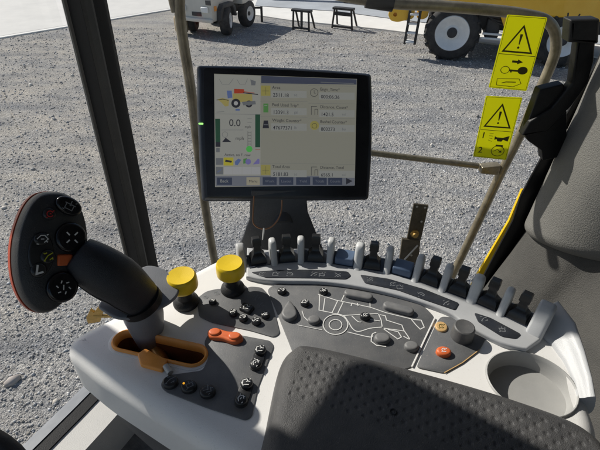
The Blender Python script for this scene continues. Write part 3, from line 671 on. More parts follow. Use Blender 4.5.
# centre panel with the white outline drawing of a combine
pC = panel([(267, 290), (275, 285), (293, 282.5), (341, 286), (396, 297), (424, 307), (434, 317), (431, 331), (412, 368), (350, 380), (300, 372), (288, 341), (272, 301)], .008)
pC.mi = 1
Dz = lambda x, y: cz(310 + x / 5, 280 + y / 5)
lines = [[(40, 75), (130, 105), (300, 140), (380, 168), (520, 202), (555, 205), (570, 240), (550, 250), (528, 228), (505, 200)],
         [(48, 80), (45, 155), (110, 168), (138, 108)], [(75, 92), (65, 158)], [(165, 116), (138, 172)], [(155, 112), (172, 76), (298, 100), (300, 138)],
         [(205, 134), (210, 120), (268, 134)], [(110, 170), (165, 182), (190, 212), (212, 247), (242, 262), (300, 246), (358, 240)],
         [(186, 264), (300, 290), (312, 274), (330, 266)], [(168, 182), (340, 172)], [(342, 175), (355, 205), (360, 238)], [(348, 178), (376, 184), (382, 206), (458, 230), (470, 260), (368, 246)],
         [(368, 250), (438, 300), (456, 290), (440, 264), (388, 252)], [(472, 262), (496, 300), (466, 286)], [(208, 184), (238, 212), (256, 215)], [(308, 278), (305, 312), (332, 332), (380, 338)], [(300, 203), (350, 210)], [(236, 120), (240, 134)]]
for j, l in enumerate(lines): pC.ribbon(C, cat([Dz(*p) for p in l], 5, False) if j in (6, 7, 12, 13) else [Dz(*p) for p in l], .0014, .0018 + j * .00003)
q = [Dz(127 + 62 * math.cos(R(a)), 228 + 50 * math.sin(R(a))) for a in range(0, 360, 15)]; pC.ribbon(C, q, .0014, .0024, True)
q = [Dz(127 + 32 * math.cos(R(a)), 229 + 26 * math.sin(R(a))) for a in range(0, 360, 20)]; pC.ribbon(C, q, .0013, .0024, True)
pC.ribbon(C, [cz(297, 326), cz(322, 331)], .0009, .0025); pC.ribbon(C, [cz(302, 312), cz(304, 318), cz(308, 322)], .0012, .0025)
pC.build('diagram_panel', [M_['panel'], M_['icon']], con)
MB().slab(C, stad(cz(434.5, 319), cz(412, 367), .0011, 5), -.001, .0024, .0004, 2).build('divider_line', M_['shell'], con)
pD = panel([(441, 317), (455, 318), (474, 324), (488, 335), (479, 351), (462, 364), (444, 374), (416, 368), (437, 322)])
pD.mi = 1; pD.ribbon(C, [cz(479, 350.5), cz(462, 363.5), cz(444, 373.5)], .0011, .0019); pD.build('knob_panel', [M_['panel'], M_['tan']], con)

# buttons
def button(name, px, py, rx, ry, h, m='button', icon=None, fil=None, rot=0.0, im='icon', isc=.55, rad=None, z0=.0):
    q = cz(px, py); mb = MB()
    o = rnd([(q.x + a * math.cos(rot) - b * math.sin(rot), q.y + a * math.sin(rot) + b * math.cos(rot)) for a, b in ((-rx, -ry), (rx, -ry), (rx, ry), (-rx, ry))], rad, 5) if rad else ell(q.x, q.y, rx, ry, 26, rot)
    mb.slab(C, o, z0, h, fil or min(rx, ry, h) * .45, 4)
    if icon is not None: mb.mi = 1; glyph(mb, C, q.x, q.y, min(rx, ry) * isc, icon, h + .0003, .0013, R(-10))
    return mb.build(name, [M_[m], M_[im]], con)
button('push_button', 213, 303.5, .0058, .0050, .0065, icon=3)
button('push_button', 247, 310, .0100, .0078, .0070, icon=0, rot=R(-30), rad=.004)
button('push_button', 233.5, 315, .0062, .0068, .0080, icon=5, rot=R(20))
button('push_button', 243.5, 320, .0066, .0066, .0080, icon=1)
button('push_button', 256.5, 323.5, .0072, .0060, .0080, icon=2, rot=R(-15))
button('push_button', 265.5, 317, .0066, .0064, .0075, icon=4)
for (a, b) in (((260.5, 353), (256, 367)), ((247, 386.5), (241.5, 403))):
    p, q = cz(*a), cz(*b); d = (q - p).normalized(); w = Vector((-d.y, d.x)); mb = MB()
    mb.slab(C, stad(p, q, .0082, 8), 0, .004, .001, 2)
    for e in (p, q): mb.slab(C, ell(e.x, e.y, .0078, .0074, 22), .003, .0095, .003, 4)
    mb.mi = 1
    for j, e in enumerate((p, q)): glyph(mb, C, e.x, e.y, .0046, j, .0098, .0013, R(60 * j))
    mb.build('rocker_button', [M_['button'], M_['icon']], con)
for j, p in enumerate(((171, 384.5), (189.5, 389), (208, 394))):
    q = cz(*p); mb = MB(); mb.slab(C, ell(q.x, q.y, .0098, .0085, 24), 0, .0085, .003, 4); mb.mi = 1
    glyph(mb, C, q.x + .001, q.y + .0005, .0052, j + 2, .0088, .0010, R(30 * j))
    if j == 1: mb.mi = 2; mb.lathe(C @ Matrix.Translation((q.x - .0062, q.y + .002, .0084)), [(.0014, 0), (.0014, .0008), (.0004, .0012)], 8)
    mb.build('round_switch', [M_['button'], M_['icongrey'], M_['led']], con)
# orange double lobed thumb switch
a, b = cz(215.5, 336), cz(235, 340); mb = MB()
d = (b - a).normalized(); w = Vector((-d.y, d.x)); L = (b - a).length
oo = cat([a - d * .011, a - d * .003 + w * .0088, (a + b) / 2 + w * .0072, b + d * .003 + w * .0088, b + d * .012, b + d * .003 - w * .0092, (a + b) / 2 - w * .0076, a - d * .003 - w * .0088], 5)
mb.slab(C, oo, 0, .008, .0035, 4); mb.build('thumb_switch', M_['orangered'], con, smooth=60)
for e in (a, b): MB().slab(C, ell(e.x, e.y, .0085, .0065, 20), .0078, .0105, .0024, 4).build('thumb_dome', M_['orangered'], con, smooth=60)
# buttons on the diagram
button('push_button', 282, 293, .0072, .0066, .0075, icon=1)
button('push_button', 305, 305, .0070, .0062, .0075, icon=0)
button('push_button', 323.5, 293.5, .0068, .0058, .0075, icon=4)
button('push_button', 365, 318.5, .0076, .0064, .0080, icon=6)
button('push_button', 382, 340.5, .0110, .0088, .0080, 'greybutton')
button('push_button', 411, 348.5, .0098, .0080, .0080, 'greybutton')
button('push_button', 314, 322, .0092, .0078, .0075, 'greybutton')
for a, b in (((348.5, 295.5), (368, 299.5)), ((387.5, 308), (408.5, 313.5))):
    MB().slab(C, stad(cz(*a), cz(*b), .0072, 9), 0, .0085, .0034, 4).build('oval_button', M_['greybutton'], con, smooth=60)
te = cat([cz(284, 321), cz(281.5, 316), cz(285, 309), cz(289, 304), cz(293, 307), cz(297, 315), cz(296, 320), cz(290, 323)], 4)
MB().slab(C, te, 0, .0085, .0034, 4).build('teardrop_button', M_['greybutton'], con, smooth=60)
# knob panel
q = cz(461.5, 337); MB().lathe(C @ Matrix.Translation((q.x, q.y, 0)), [(.0150, 0), (.0155, .002), (.0150, .004), (.0146, .018), (.0138, .0205), (.0122, .0215), (.0112, .0212), (.001, .0212)], 36).build('rotary_knob', M_['knobgrey'], con)
button('push_button', 441, 328, .0085, .0095, .0040, 'tan', icon=6, im='stickerink', rot=R(-20), isc=.5)
button('push_button', 443, 354, .0100, .0078, .0080, 'orangered', icon=6, im='icon', isc=.45)
# yellow topped knobs
def yknob(px, py, s, cap_h):
    q = cz(px, py); MK = C @ Matrix.Translation((q.x, q.y, 0))
    k = MB().lathe(MK, [(.0190 * s, 0), (.0195 * s, .004), (.0180 * s, .008), (.0120 * s, .013), (.0105 * s, .022), (.0150 * s, .028), (.0175 * s, .0335)], 30).build('knob_stem', M_['rubber'], con)
    z = .034; r = .0222 * s
    MB().lathe(MK, [(r * .92, z - .001), (r * .985, z + .001), (r, z + .004), (r * .98, z + cap_h - .005), (r * .94, z + cap_h - .002), (r * .86, z + cap_h), (r * .80, z + cap_h - .0002), (.001, z + cap_h - .0012)], 36).build('knob_cap', M_['yellowcap'], k, smooth=50)
yknob(186.5, 303, 1.0, .022)
yknob(233, 290, .96, .022)
# cup holder
mb = MB(); e2 = lambda k, z: [Vector((*p, ZC + z)) for p in ell(cupc.x, cupc.y, cup_rx * k, cup_ry * k, 44, R(-20))]
mb.rings([e2(1.05, .0006), e2(1.035, .0022), e2(1.01, .0026), e2(.99, .0010), e2(.965, -.004), e2(.93, -.016), e2(.89, -.0205), e2(.5, -.0215)], cap0=False, cap1=True)
mb.build('cup_holder', M_['cup'], con, smooth=60)
# joystick slot surround
mb = MB(); sr = lambda k, z: [Vector((*p, ZC + z)) for p in stad(slot_a, slot_b, slot_r + k, 12)]
mb.rings([sr(.0035, .0005), sr(.003, .003), sr(.0012, .0042), sr(-.0008, .003), sr(-.002, -.009)], cap0=False, cap1=False)
mb.build('slot_surround', M_['orange'], con, smooth=60)
MB().rings([sr(-.0021, -.009), sr(-.004, -.036)], cap0=False, cap1=False).build('slot_wall', M_['slotwall'], con, smooth=60)  # depth shade painted in: wall darker than the orange surround
MB().sheet(C, stad(slot_a, slot_b, slot_r, 12), -.034).build('slot_floor', M_['dark'], con, smooth=0)
mb = MB(); mb.slab(C, stad(slot_a, slot_b, slot_r + .0075, 12), -.004, .0008, .0006, 2, holes=[stad(slot_a, slot_b, slot_r + .0032, 12)[::-1]], hole_depth=.004, bottom=False); mb.build('slot_rim', M_['shell'], con, smooth=50)
MB().slab(C, rnd([cz(138, 356), cz(146, 350.5), cz(168, 362), cz(163, 373), cz(141, 367)], .003), 0, .0055, .002, 3).build('slot_tab', M_['orange'], con)
MB().tube([Vector((*cz(166, 368), ZC + .004)), Vector((*cz(171, 375), ZC + .004))], .004, 10).build('tab_pin', M_['seal'], con)

# armrest pad: rounded soft slab with a staggered field of dimples
def pad():
    ZP = ZC + .034
    oc = [(277, 363), (290, 346.5), (303, 342), (330, 346), (380, 358), (430, 371), (480, 385), (530, 401), (565, 414), (590, 428), (612, 450), (640, 500), (560, 560), (420, 570), (270, 520), (257, 462), (264, 420)]
    o = cat([Vector((*onz(x, y, ZP - .012).xy, 0)) for x, y in oc], 5)
    P = np.array([(p.x, p.y) for p in o]); A, B = P, np.roll(P, -1, 0)
    def sdf(q):
        d = np.full(len(q), 1e9); near_ = np.zeros((len(q), 2)); ins = np.zeros(len(q), bool)
        for a, b in zip(A, B):
            e = b - a; t = np.clip(((q - a) @ e) / (e @ e), 0, 1); c_ = a + t[:, None] * e; dd = np.hypot(*(q - c_).T)
            m = dd < d; d[m] = dd[m]; near_[m] = c_[m]
            cr = ((a[1] > q[:, 1]) != (b[1] > q[:, 1])); xx = a[0] + (q[:, 1] - a[1]) / (b[1] - a[1] + 1e-12) * (b[0] - a[0]); ins ^= cr & (q[:, 0] < xx)
        return np.where(ins, d, -d), near_
    st = .00115; x0, y0 = P.min(0) - .003; x1, y1 = P.max(0) + .003
    xs, ys_ = np.arange(x0, x1, st), np.arange(y0, y1, st); X, Y = np.meshgrid(xs, ys_); q = np.stack([X.ravel(), Y.ravel()], -1)
    d, nr = sdf(q); q = np.where((d < 0)[:, None], nr, q); dc = np.maximum(d, 0)
    r = .026; k = np.clip(dc / r, 0, 1); H = .046
    z = ZP - H + (H) * np.sqrt(np.clip(1 - (1 - k) ** 2.4, 0, 1))
    # dimples
    b0 = np.array(onz(313, 349, ZP).xy); u = np.array(onz(318, 355.6, ZP).xy) - b0; v = np.array(onz(321, 346.2, ZP).xy) - b0
    Mi = np.linalg.inv(np.stack([u, v], 1)); ab = (q - b0) @ Mi.T; fr = ab - np.round(ab); w = fr @ np.stack([u, v], 1).T; rr = np.hypot(w[:, 0], w[:, 1])
    cen = (np.round(ab) @ np.stack([u, v], 1).T) + b0; dcen, _ = sdf(cen[:1])
    # keep dimples well inside the edge and in the band near the rear edge
    ce_in = dc > .024
    edge_u = np.array(onz(300, 342, ZP).xy); edge_v = np.array(onz(560, 412, ZP).xy); en = (edge_v - edge_u) / np.linalg.norm(edge_v - edge_u); perp = np.array((en[1], -en[0]))
    dist = (q - edge_u) @ perp; along = (q - edge_u) @ en
    m = ce_in & (dist < .075) & (along > .012)
    z = z - np.where(m, 0.0011 * np.clip(1 - (rr / .0031) ** 2, 0, 1), 0)
    nx = len(xs); idx = np.arange(len(q)).reshape(len(ys_), nx)
    Q = np.stack([idx[:-1, :-1], idx[:-1, 1:], idx[1:, 1:], idx[1:, :-1]], -1).reshape(-1, 4); Q = Q[(d[Q] > 0).any(1)]
    used = np.unique(Q); mp = np.full(len(q), -1); mp[used] = np.arange(len(used)); Q = mp[Q]
    V = np.stack([q[used, 0], q[used, 1], z[used]], -1) - np.array(OFF[con.name])
    me = bpy.data.meshes.new('armrest_pad'); me.from_pydata(V.tolist(), [], Q.tolist()); me.polygons.foreach_set('use_smooth', [True] * len(me.polygons)); me.materials.append(M_['pad'])
    ob = bpy.data.objects.new('armrest_pad', me); col.objects.link(ob); ob.parent = con
pad()
_q = onz(393, 412, ZC + .0335); MB().lathe(Matrix.Translation(_q), [(.0042, -.004), (.0042, .0006), (.0034, .0012), (.0026, .0006), (.0004, .0004)], 18).build('pad_stud', M_['rubber'], con)

# ================================================================== JOYSTICK
js = thing('joystick', 'black multi button joystick with a round red backed head on the console', 'joystick', Vector((*cz(160, 350), ZC)))
fc = atd(51, 252, .52); n0 = -ray(51, 252).normalized()
MJ = frame(fc, (1, 0, 0), n0 + Vector((.42, 0, 0)) + Vector((0, .02, -.05)))
face = cat([Vector((*loc(MJ, *p), 0)) for p in ((47, 193.5), (61, 193), (74, 199), (83, 212), (87.5, 232), (87, 255), (82, 276), (72, 293), (60, 306), (48, 312), (36, 309), (26, 298), (19, 279), (17, 255), (20, 232), (28, 210), (37, 198))], 4)
face = ccw([p.xy for p in face])
ctr = sum(face, Vector((0, 0))) / len(face)
sc = lambda k: [ctr + (p - ctr) * k for p in face]
L3 = lambda ps, z: [MJ @ Vector((p.x, p.y, z)) for p in ps]
head = MB().rings([L3(sc(.985), -.020), L3(sc(1.02), -.019), L3(sc(1.035), -.013), L3(sc(1.02), -.006), L3(sc(.99), -.001), L3(sc(.96), .0012), L3(sc(.6), .0035), L3(sc(.02), .0040)]).build('head', M_['head'], js, smooth=60)
MB().rings([L3(sc(.55), -.040), L3(sc(.85), -.036), L3(sc(1.0), -.033), L3(sc(1.05), -.027), L3(sc(1.045), -.0202)]).build('rear_shell', M_['redshell'], js, smooth=60)
def jb(px, py, rx, ry, h, m, gl=None, im='icongrey', s=.6, rot=0, z0=.0015, sq=None):
    q = loc(MJ, px, py, .003); mb = MB()
    o = rnd([q + Vector(p) for p in ((-rx, -ry), (rx, -ry), (rx, ry), (-rx, ry))], sq, 4) if sq else ell(q.x, q.y, rx, ry, 28, rot)
    mb.slab(MJ, o, z0, h, min(rx, ry, h) * .4, 4); mb.mi = 1
    if gl == 'x':
        for a in (45, 135, 225, 315):
            c_, s_ = math.cos(R(a)), math.sin(R(a)); mb.ribbon(MJ, [q + Vector((c_, s_)) * rx * .22, q + Vector((c_, s_)) * rx * .5], .0016, h + .0003)
    elif gl == 'o':
        for a in range(0, 360, 60): 
            c_, s_ = math.cos(R(a)), math.sin(R(a)); mb.ribbon(MJ, [q + Vector((c_, s_)) * rx * .32, q + Vector((c_ + .3 * s_, s_ - .3 * c_)) * rx * .45], .0013, h + .0003)
        mb.ribbon(MJ, [q + Vector((0, -.003)), q + Vector((0, .003))], .0012, h + .0004)
    elif gl == 'L': mb.ribbon(MJ, [q + Vector((-.002, .006)), q + Vector((-.003, -.004)), q + Vector((.004, -.002))], .0022, h + .0003)
    elif gl is not None: glyph(mb, MJ, q.x, q.y, min(rx, ry) * s, gl, h + .0003, .0013, rot)
    return mb.build('thumb_button', [M_[m], M_[im]], head, smooth=50)
jb(41, 254, .0135, .0245, .0055, 'button')
jb(68, 206, .0155, .0105, .0085, 'gloss', 3, rot=R(-25))
jb(49, 214, .0070, .0072, .0065, 'button', 6, 'red')
jb(70, 237.5, .0175, .0180, .0095, 'gloss', 'x', 'icon')
jb(41, 239, .0085, .0072, .0080, 'button', 1, 'icon', s=.8)
jb(47, 256.5, .0082, .0086, .0085, 'button', 2, 'ygreen')
jb(38, 270, .0085, .0085, .0080, 'button', 'L', 'icon')
jb(64.5, 260, .0085, .0066, .0070, 'orangered', sq=.002)
jb(79.5, 264, .0078, .0090, .0080, 'button', 4, 'icon')
jb(61.5, 287, .0175, .0180, .0095, 'gloss', 'o', 'icon')
# grip, hand rest and collar
def loft(pts, n=26):
    pts = [(atd(x, y, d), r, s) for x, y, d, r, s in pts]; return pts
gp = [(78, 255, .548, .024, 1.0), (90, 263, .552, .0282, 1.0), (108, 275, .563, .0308, 1.0), (122, 285, .577, .0300, 1.0), (133, 294, .590, .0275, 1.0), (139, 299, .598, .026, 1.0), (142, 302, .603, .024, 1.0)]
cp = cat([Vector((*atd(x, y, d),)) for x, y, d, r, s in gp], 4, False); rr = [p.x for p in cat([Vector((r, 0, 0)) for *_, r, s in gp], 4, False)]
mb = MB(); up_v = None; rs_ = []
for i, p in enumerate(cp):
    t_ = (cp[min(i + 1, len(cp) - 1)] - cp[max(i - 1, 0)]).normalized()
    a_ = Vector((0, 0, 1)); a_ = (a_ - t_ * a_.dot(t_)).normalized(); b_ = t_.cross(a_)
    rs_.append([p + (a_ * math.cos(w_) + b_ * math.sin(w_)) * (rr[i] * (1 + .055 * math.cos(3 * w_ + .9) + .03 * math.cos(2 * w_))) for w_ in [2 * math.pi * k / 40 for k in range(40)]])
mb.rings(rs_); grip = mb.build('grip', M_['grip'], js, smooth=80)
MB().tube([r_[13] for r_ in rs_[1:-1]], .0007, 6).build('mould_seam', M_['rubber'], grip, smooth=80)
MB().tube([atd(138, 299, .597), atd(142, 304, .604)], .0295, 26).build('grip_ring', M_['gasket'], js, smooth=60)
MFl = frame(atd(143, 300, .605), (1, 0, 0), (.20, -.10, 1))
fl = cat([Vector((*loc(MFl, *p), 0)) for p in ((139, 270), (152, 266.5), (166, 271.5), (176, 282), (179, 292), (173, 301), (160, 309), (140, 318), (118, 319), (103, 311), (99, 305), (112, 291))], 4)
MB().slab(MFl, [p.xy for p in fl], -.0035, .003, .0028, 4, rb=.0028).build('hand_rest', M_['flange'], js, smooth=60)
MB().tube([atd(140, 302, .606), atd(144, 316, .620), atd(148, 330, .634), atd(151, 340, .642), atd(153, 346, .646)], [.0275, .0265, .0225, .0195, .016], 26).build('collar', M_['flange'], js, smooth=60)
MB().tube([atd(153, 342, .643), Vector((*cz(160, 352), ZC - .030))], .010, 16).build('shaft', M_['shaft'], js, smooth=60)

# ================================================================== MONITOR
d1_ = .745
TL, TR, BL = atd(196.5, 64.7, d1_), atd(372.4, 73.2, d1_ * 1.075), atd(201.8, 201.7, d1_ * 1.05)
ex = (TR - TL).normalized(); nz = (BL - TL).cross(TR - TL).normalized()
if nz.dot(-ray(285, 130)) < 0: nz = -nz
MMo = frame(TL, ex, nz)
mon = thing('monitor', 'black framed touch screen display showing harvest totals above the console', 'monitor', MMo @ Vector((.15, -.22, -.03)))
mp = lambda x, y, hh=0: loc(MMo, 180 + x / 2.848, 50 + y / 2.848, hh)
ho = rnd(cat([mp(*p) for p in ((47, 42), (180, 44), (300, 48), (420, 55), (548, 66), (551, 160), (549, 300), (540, 428), (420, 430), (300, 432), (180, 432), (62, 432), (54, 300), (48, 160))], 1), .007, 4)
MB().slab(MMo, ho, -.035, 0, .009, 5, rb=.006).build('housing', M_['bezelrim'], mon, smooth=50)
bz = rnd([mp(*p) for p in ((66, 50), (300, 56), (534, 72), (540, 200), (530, 420), (300, 423), (78, 422), (68, 200))], .006, 4)
MB().slab(MMo, bz, -.002, .0012, .0008, 2).build('bezel', M_['bezel'], mon)
keys = list(S_); idx = {k: i for i, k in enumerate(keys)}
sm = MB(); zl = [.0016]
def sq(k, x0, y0, x1, y1, adv=True):
    if adv: zl[0] += .000012
    sm.mi = idx[k]; sm.sheet(MMo, [mp(x0, y0), mp(x1, y0), mp(x1, y1), mp(x0, y1)], zl[0])
def pl(k, pts): zl[0] += .000012; sm.mi = idx[k]; sm.sheet(MMo, [mp(*p) for p in pts], zl[0])
def ln(k, pts, w=.0006, cl=False): zl[0] += .000012; sm.mi = idx[k]; sm.ribbon(MMo, [mp(*p) for p in pts], w, zl[0], cl)
PX = .3 / 500
def tx(k, s, x, y, px, al='LEFT', bold=0): zl[0] += .000012; sm.mi = idx[k]; q = mp(x, y); sm.text(MMo, s, q.x, q.y, zl[0], px * PX * 1.25, al, ex=bold or None)
cir = lambda cx, cy, r, n=18: [(cx + r * math.cos(2 * math.pi * i / n), cy + r * math.sin(2 * math.pi * i / n)) for i in range(n)]
sm.mi = idx['bg']; sm.slab(MMo, [mp(*p) for p in ((97, 68), (503, 83), (497, 385), (100, 390))], .0008, zl[0])
pl('left', [(98, 70), (229, 74), (229, 386), (100, 388)])
pl('bar', [(231, 74), (502, 84), (502, 99), (231, 95)]); ln('grey', [(400, 92), (494, 96)], .0012)
for k in (0, 1): ln('grey', [(112 + 50 * k, 84), (120 + 50 * k, 98), (140 + 46 * k, 98), (152 + 40 * k, 82)], .0006)
pl('grey', [(200, 84), (216, 90), (214, 101), (203, 101)])
# little combine picture
pl('body', [(150, 124), (205, 126), (206, 146), (196, 150), (150, 148)]); pl('red', [(154, 111), (182, 112), (184, 124), (154, 124)]); ln('ink', [(180, 122), (222, 127)], .0016); ln('red', [(182, 119), (212, 123)], .0009)
pl('blue', [(133, 116), (147, 116), (149, 136), (136, 138)]); pl('body', [(106, 141), (120, 137), (140, 142), (138, 160), (128, 161), (118, 150)]); ln('ink', [(104, 143), (122, 140), (138, 144)], .001)
pl('ink', cir(159, 152, 13)); pl('white', cir(159, 152, 6)); pl('ink', cir(196, 154, 10)); pl('grey', cir(196, 154, 5)); pl('grey', [(176, 148), (214, 145), (216, 155), (180, 158)])
pl('blue', [(158, 168), (170, 168), (170, 173), (158, 173)]); ln('grey', [(104, 177), (126, 176)], .0006)
ln('grey', [(100, 182), (229, 184)], .0005)
pl('green', [(100, 196), (114, 196), (115, 262), (101, 262)]); pl('ink', [(101, 262), (115, 262), (115, 276), (101, 276)]); pl('green', [(214, 184), (228, 184), (228, 277), (214, 277)])
tx('ink', '0.0', 156, 217, 22, 'CENTER'); ln('grey', [(118, 228), (180, 228)], .0005)
ln('grey', cir(128, 241, 8), .0006, True); pl('ink', [(120, 262), (130, 250), (146, 262)]); tx('ink', 'mph', 170, 256, 11, 'CENTER')
for y in (196, 207): ln('grey', [(192, y), (204, y)], .0005)
tx('ink', 'mph', 193, 222, 8, 'CENTER'); ln('ink', [(193, 232), (193, 275)], .0005); ln('ink', [(202, 232), (202, 275)], .0005)
for y in range(236, 276, 8): ln('ink', [(193, y), (202, y)], .0004)
pl('dot', cir(197, 282, 9)); pl('grey', [(103, 279), (113, 279), (113, 291), (103, 291)]); ln('red', [(214, 284), (228, 284)], .0006)
tx('ink', 'Active, no F. row', 164, 302, 8.5, 'CENTER')
pl('grey', [(102, 308), (123, 308), (123, 327), (102, 327)]); pl('yell', [(124, 306), (152, 306), (152, 329), (124, 329)]); pl('ink', [(130, 312), (148, 316), (146, 321), (128, 318)]); pl('blue', [(156, 318), (166, 309), (174, 313), (164, 328), (157, 327)]); pl('gleaf', [(180, 310), (190, 308), (190, 322), (180, 324)]); pl('purple', cir(194, 318, 8)); pl('purple', [(207, 326), (222, 309), (226, 312), (226, 324)])
pl('grey', [(102, 333), (123, 333), (123, 354), (102, 354)]); ln('blue', [(106, 348), (118, 340)], .0009)
for i in range(4): pl('white', [(125 + 26 * i, 333), (150 + 26 * i, 333), (150 + 26 * i, 354), (125 + 26 * i, 354)])
pl('strip', [(100, 358), (497, 358), (496, 386), (101, 388)])
pl('btn', [(105, 363), (148, 363), (148, 384), (105, 384)]); tx('cell', 'Back', 126, 377, 10, 'CENTER')
pl('beige', [(189, 362), (227, 362), (227, 385), (189, 385)]); tx('ink', 'Menu', 208, 377, 9, 'CENTER')
for x, s in ((235, 'Work'), (282, 'Layout'), (330, 'Yield'), (377, 'Totals'), (421, 'Counts')):
    pl('btn', [(x, 362), (x + 40, 362), (x + 40, 384), (x, 384)]); tx('strip', s, x + 20, 377, 9, 'CENTER')
pl('ink', [(472, 364), (490, 373), (472, 383)])
cells = [(262, 100, 'Area', '2311.18', 'ac', 'olive'), (262, 149, 'Fuel Used Trip*', '13391.3', 'gal', 'gleaf'), (262, 193, 'Weight Counter*', '47677371', 'lb', 'grey'), (262, 325, 'Total Area', '5181.83', 'ac', 'olive'),
         (398, 105, 'Engn_Time*', '000:06:36', '', 'clock'), (398, 155, 'Distance, Count*', '1421.5', 'mi', 'tank'), (398, 197, 'Bushel Counter*', '803273', 'bu', 'sack'), (398, 327, 'Distance, Total', '6565.1', 'mi', 'tank')]
for x, y, a, b, u_, ic in cells:
    pl('cell', [(x - 3, y + 16), (x + 98, y + 17), (x + 98, y + 37), (x - 3, y + 36)]); ln('grey', [(x - 34, y - 3), (x + 100, y - 1)], .0003)
    tx('ink', a, x, y + 11, 9.6); tx('ink', b, x + 2, y + 33, 11.5, bold=.00005)
    if u_: tx('grey', u_, x + 62, y + 32, 9)
    X = x - 32 if x < 300 else x - 29
    if ic == 'olive': pl('olive', [(X, y + 2), (X + 27, y + 2), (X + 27, y + 31), (X, y + 31)]); ln('ink', [(X + 4, y + 17), (X + 23, y + 17)], .0004); ln('ink', [(X + 14, y + 6), (X + 14, y + 28)], .0004)
    elif ic == 'gleaf': pl('gleaf', [(X + 7, y + 4), (X + 21, y + 4), (X + 21, y + 29), (X + 7, y + 29)]); ln('cell', [(X + 10, y + 10), (X + 18, y + 10)], .0012)
    elif ic == 'grey': pl('ink', [(X + 8, y + 8), (X + 20, y + 8), (X + 23, y + 30), (X + 5, y + 30)]); ln('grey', [(X + 8, y + 20), (X + 20, y + 20)], .0012)
    elif ic == 'clock': ln('ink', cir(X + 12, y + 17, 11), .0007, True); ln('ink', [(X + 12, y + 10), (X + 12, y + 18), (X + 16, y + 20)], .0006)
    elif ic == 'tank': ln('ink', [(X + 4, y + 30), (X + 4, y + 6), (X + 20, y + 6)], .0007); ln('ink', [(X + 14, y + 30), (X + 14, y + 14), (X + 22, y + 14), (X + 22, y + 30)], .0007)
    else: pl('olive', cir(X + 13, y + 18, 13)); ln('ink', cir(X + 13, y + 19, 7), .0006, True)
sm.build('screen', [S_[k] for k in keys], mon, smooth=0)
q = mp(60, 210); MB().slab(MMo, stad(q - Vector((.003, 0)), q + Vector((.0025, 0)), .0014, 6), .0, .0020).build('status_light', mat('green_lamp', (.3, .8, .2), .3, emis=(.45, 1, .25, 1.0)), mon)
# support bracket under the display
MBk = frame(atd(283, 215, d1_ * 1.10), ex, nz + Vector((0, 0, -.2)))
bk = lambda pts: [loc(MBk, *p) for p in pts]
MB().slab(MBk, rnd(bk([(251, 190), (306, 190), (308, 212), (316, 232), (326, 256), (336, 275), (232, 275), (240, 245), (250, 220)]), .004), -.008, 0, .002, 3).build('support_bracket', M_['bracket'], mon)
MB().tube([MMo @ Vector((.15, -.11, -.034)), MMo @ Vector((.15, -.13, -.08)), MBk @ Vector((*bk([(283, 225)])[0], -.006))], .02, 16).build('swivel_arm', M_['bracket'], mon)
MB().tube(cat([atd(x, y, d1_ * 1.04) for x, y in ((254, 196), (253, 212), (253, 222), (257, 227), (264, 229), (271, 227), (277, 221), (281, 212), (282, 200))], 4, False), .0013, 8).build('cable', M_['cable'], mon, smooth=80)
MB().tube([atd(264, 228, d1_ * 1.035), atd(263.5, 233, d1_ * 1.035), atd(262.5, 240, d1_ * 1.035)], [.0017, .0016, .0009], 8).build('cable_tie', M_['tie'], mon)

# ================================================================== VEHICLES AND STANDS IN THE YARD
def wheel(root, M, r, w, rim_r, name='wheel', rim_m='rim', lugs=0, hub='chassis'):
    """wheel with its axle along local -y (outer face towards -y), centre at local origin"""
    A = M @ Matrix.Rotation(R(90), 4, 'X')
    mb = MB(); mb.lathe(A, [(rim_r, w * .5), (r * .86, w * .5), (r * .95, w * .42), (r, w * .28), (r, -w * .28), (r * .95, -w * .42), (r * .86, -w * .5), (rim_r, -w * .5), (rim_r, w * .5)], 44, cap=False)
    for i in range(lugs):
        a = 2 * math.pi * i / lugs
        for s in (-1, 1):
            ML = A @ Matrix.Rotation(a + (math.pi / lugs if s > 0 else 0), 4, 'Z') @ Matrix.Translation((r * .985, 0, s * w * .25)) @ Matrix.Rotation(R(25 * s), 4, 'X')
            mb.box(ML, (0, 0, 0), (.07, .055, w * .5))
    t = mb.build(name, M_['tyre'], root, smooth=40)
    MB().lathe(A, [(rim_r * 1.01, w * .46), (rim_r * .96, w * .52), (rim_r * .88, w * .47), (rim_r * .72, w * .34), (rim_r * .42, w * .26), (rim_r * .36, w * .30), (.001, w * .30)], 40, cap=False).build('rim', M_[rim_m], t, smooth=40)
    mb = MB().lathe(A, [(rim_r * .30, w * .28), (rim_r * .28, w * .40), (rim_r * .14, w * .44), (.001, w * .44)], 24)
    mb.build('hub', M_[hub], t)
    return t
# yellow combine on the right
w1 = onz(447, 60.5, 0); yd = Vector((.965, -.262, 0)).normalized()
yc = thing('combine_harvester', 'yellow combine harvester with white rimmed wheels parked at the top right', 'combine harvester', w1)
MC = frame(w1, yd, (0, 0, 1))
wheel(yc, MC @ Matrix.Translation((0, .22, .60)), .60, .46, .385, lugs=18)
wheel(yc, MC @ Matrix.Translation((2.35, .25, .56)), .56, .42, .33, lugs=16)
wheel(yc, MC @ Matrix.Translation((0, 2.3, .60)) @ Matrix.Rotation(math.pi, 4, 'Z'), .60, .46, .385)
wheel(yc, MC @ Matrix.Translation((2.35, 2.3, .56)) @ Matrix.Rotation(math.pi, 4, 'Z'), .56, .42, .33)
mb = MB(); XZ = MC @ Matrix.Rotation(R(90), 4, 'X')        # local x, y up, z towards the viewer
mb.slab(XZ, rnd([(-.42, 1.24), (.70, 1.10), (3.1, .98), (3.1, 2.7), (2.2, 3.1), (.1, 2.9), (-.42, 2.2)], .06), -2.4, -.05, .05, 3); mb.build('side_body', M_['yellow'], yc)
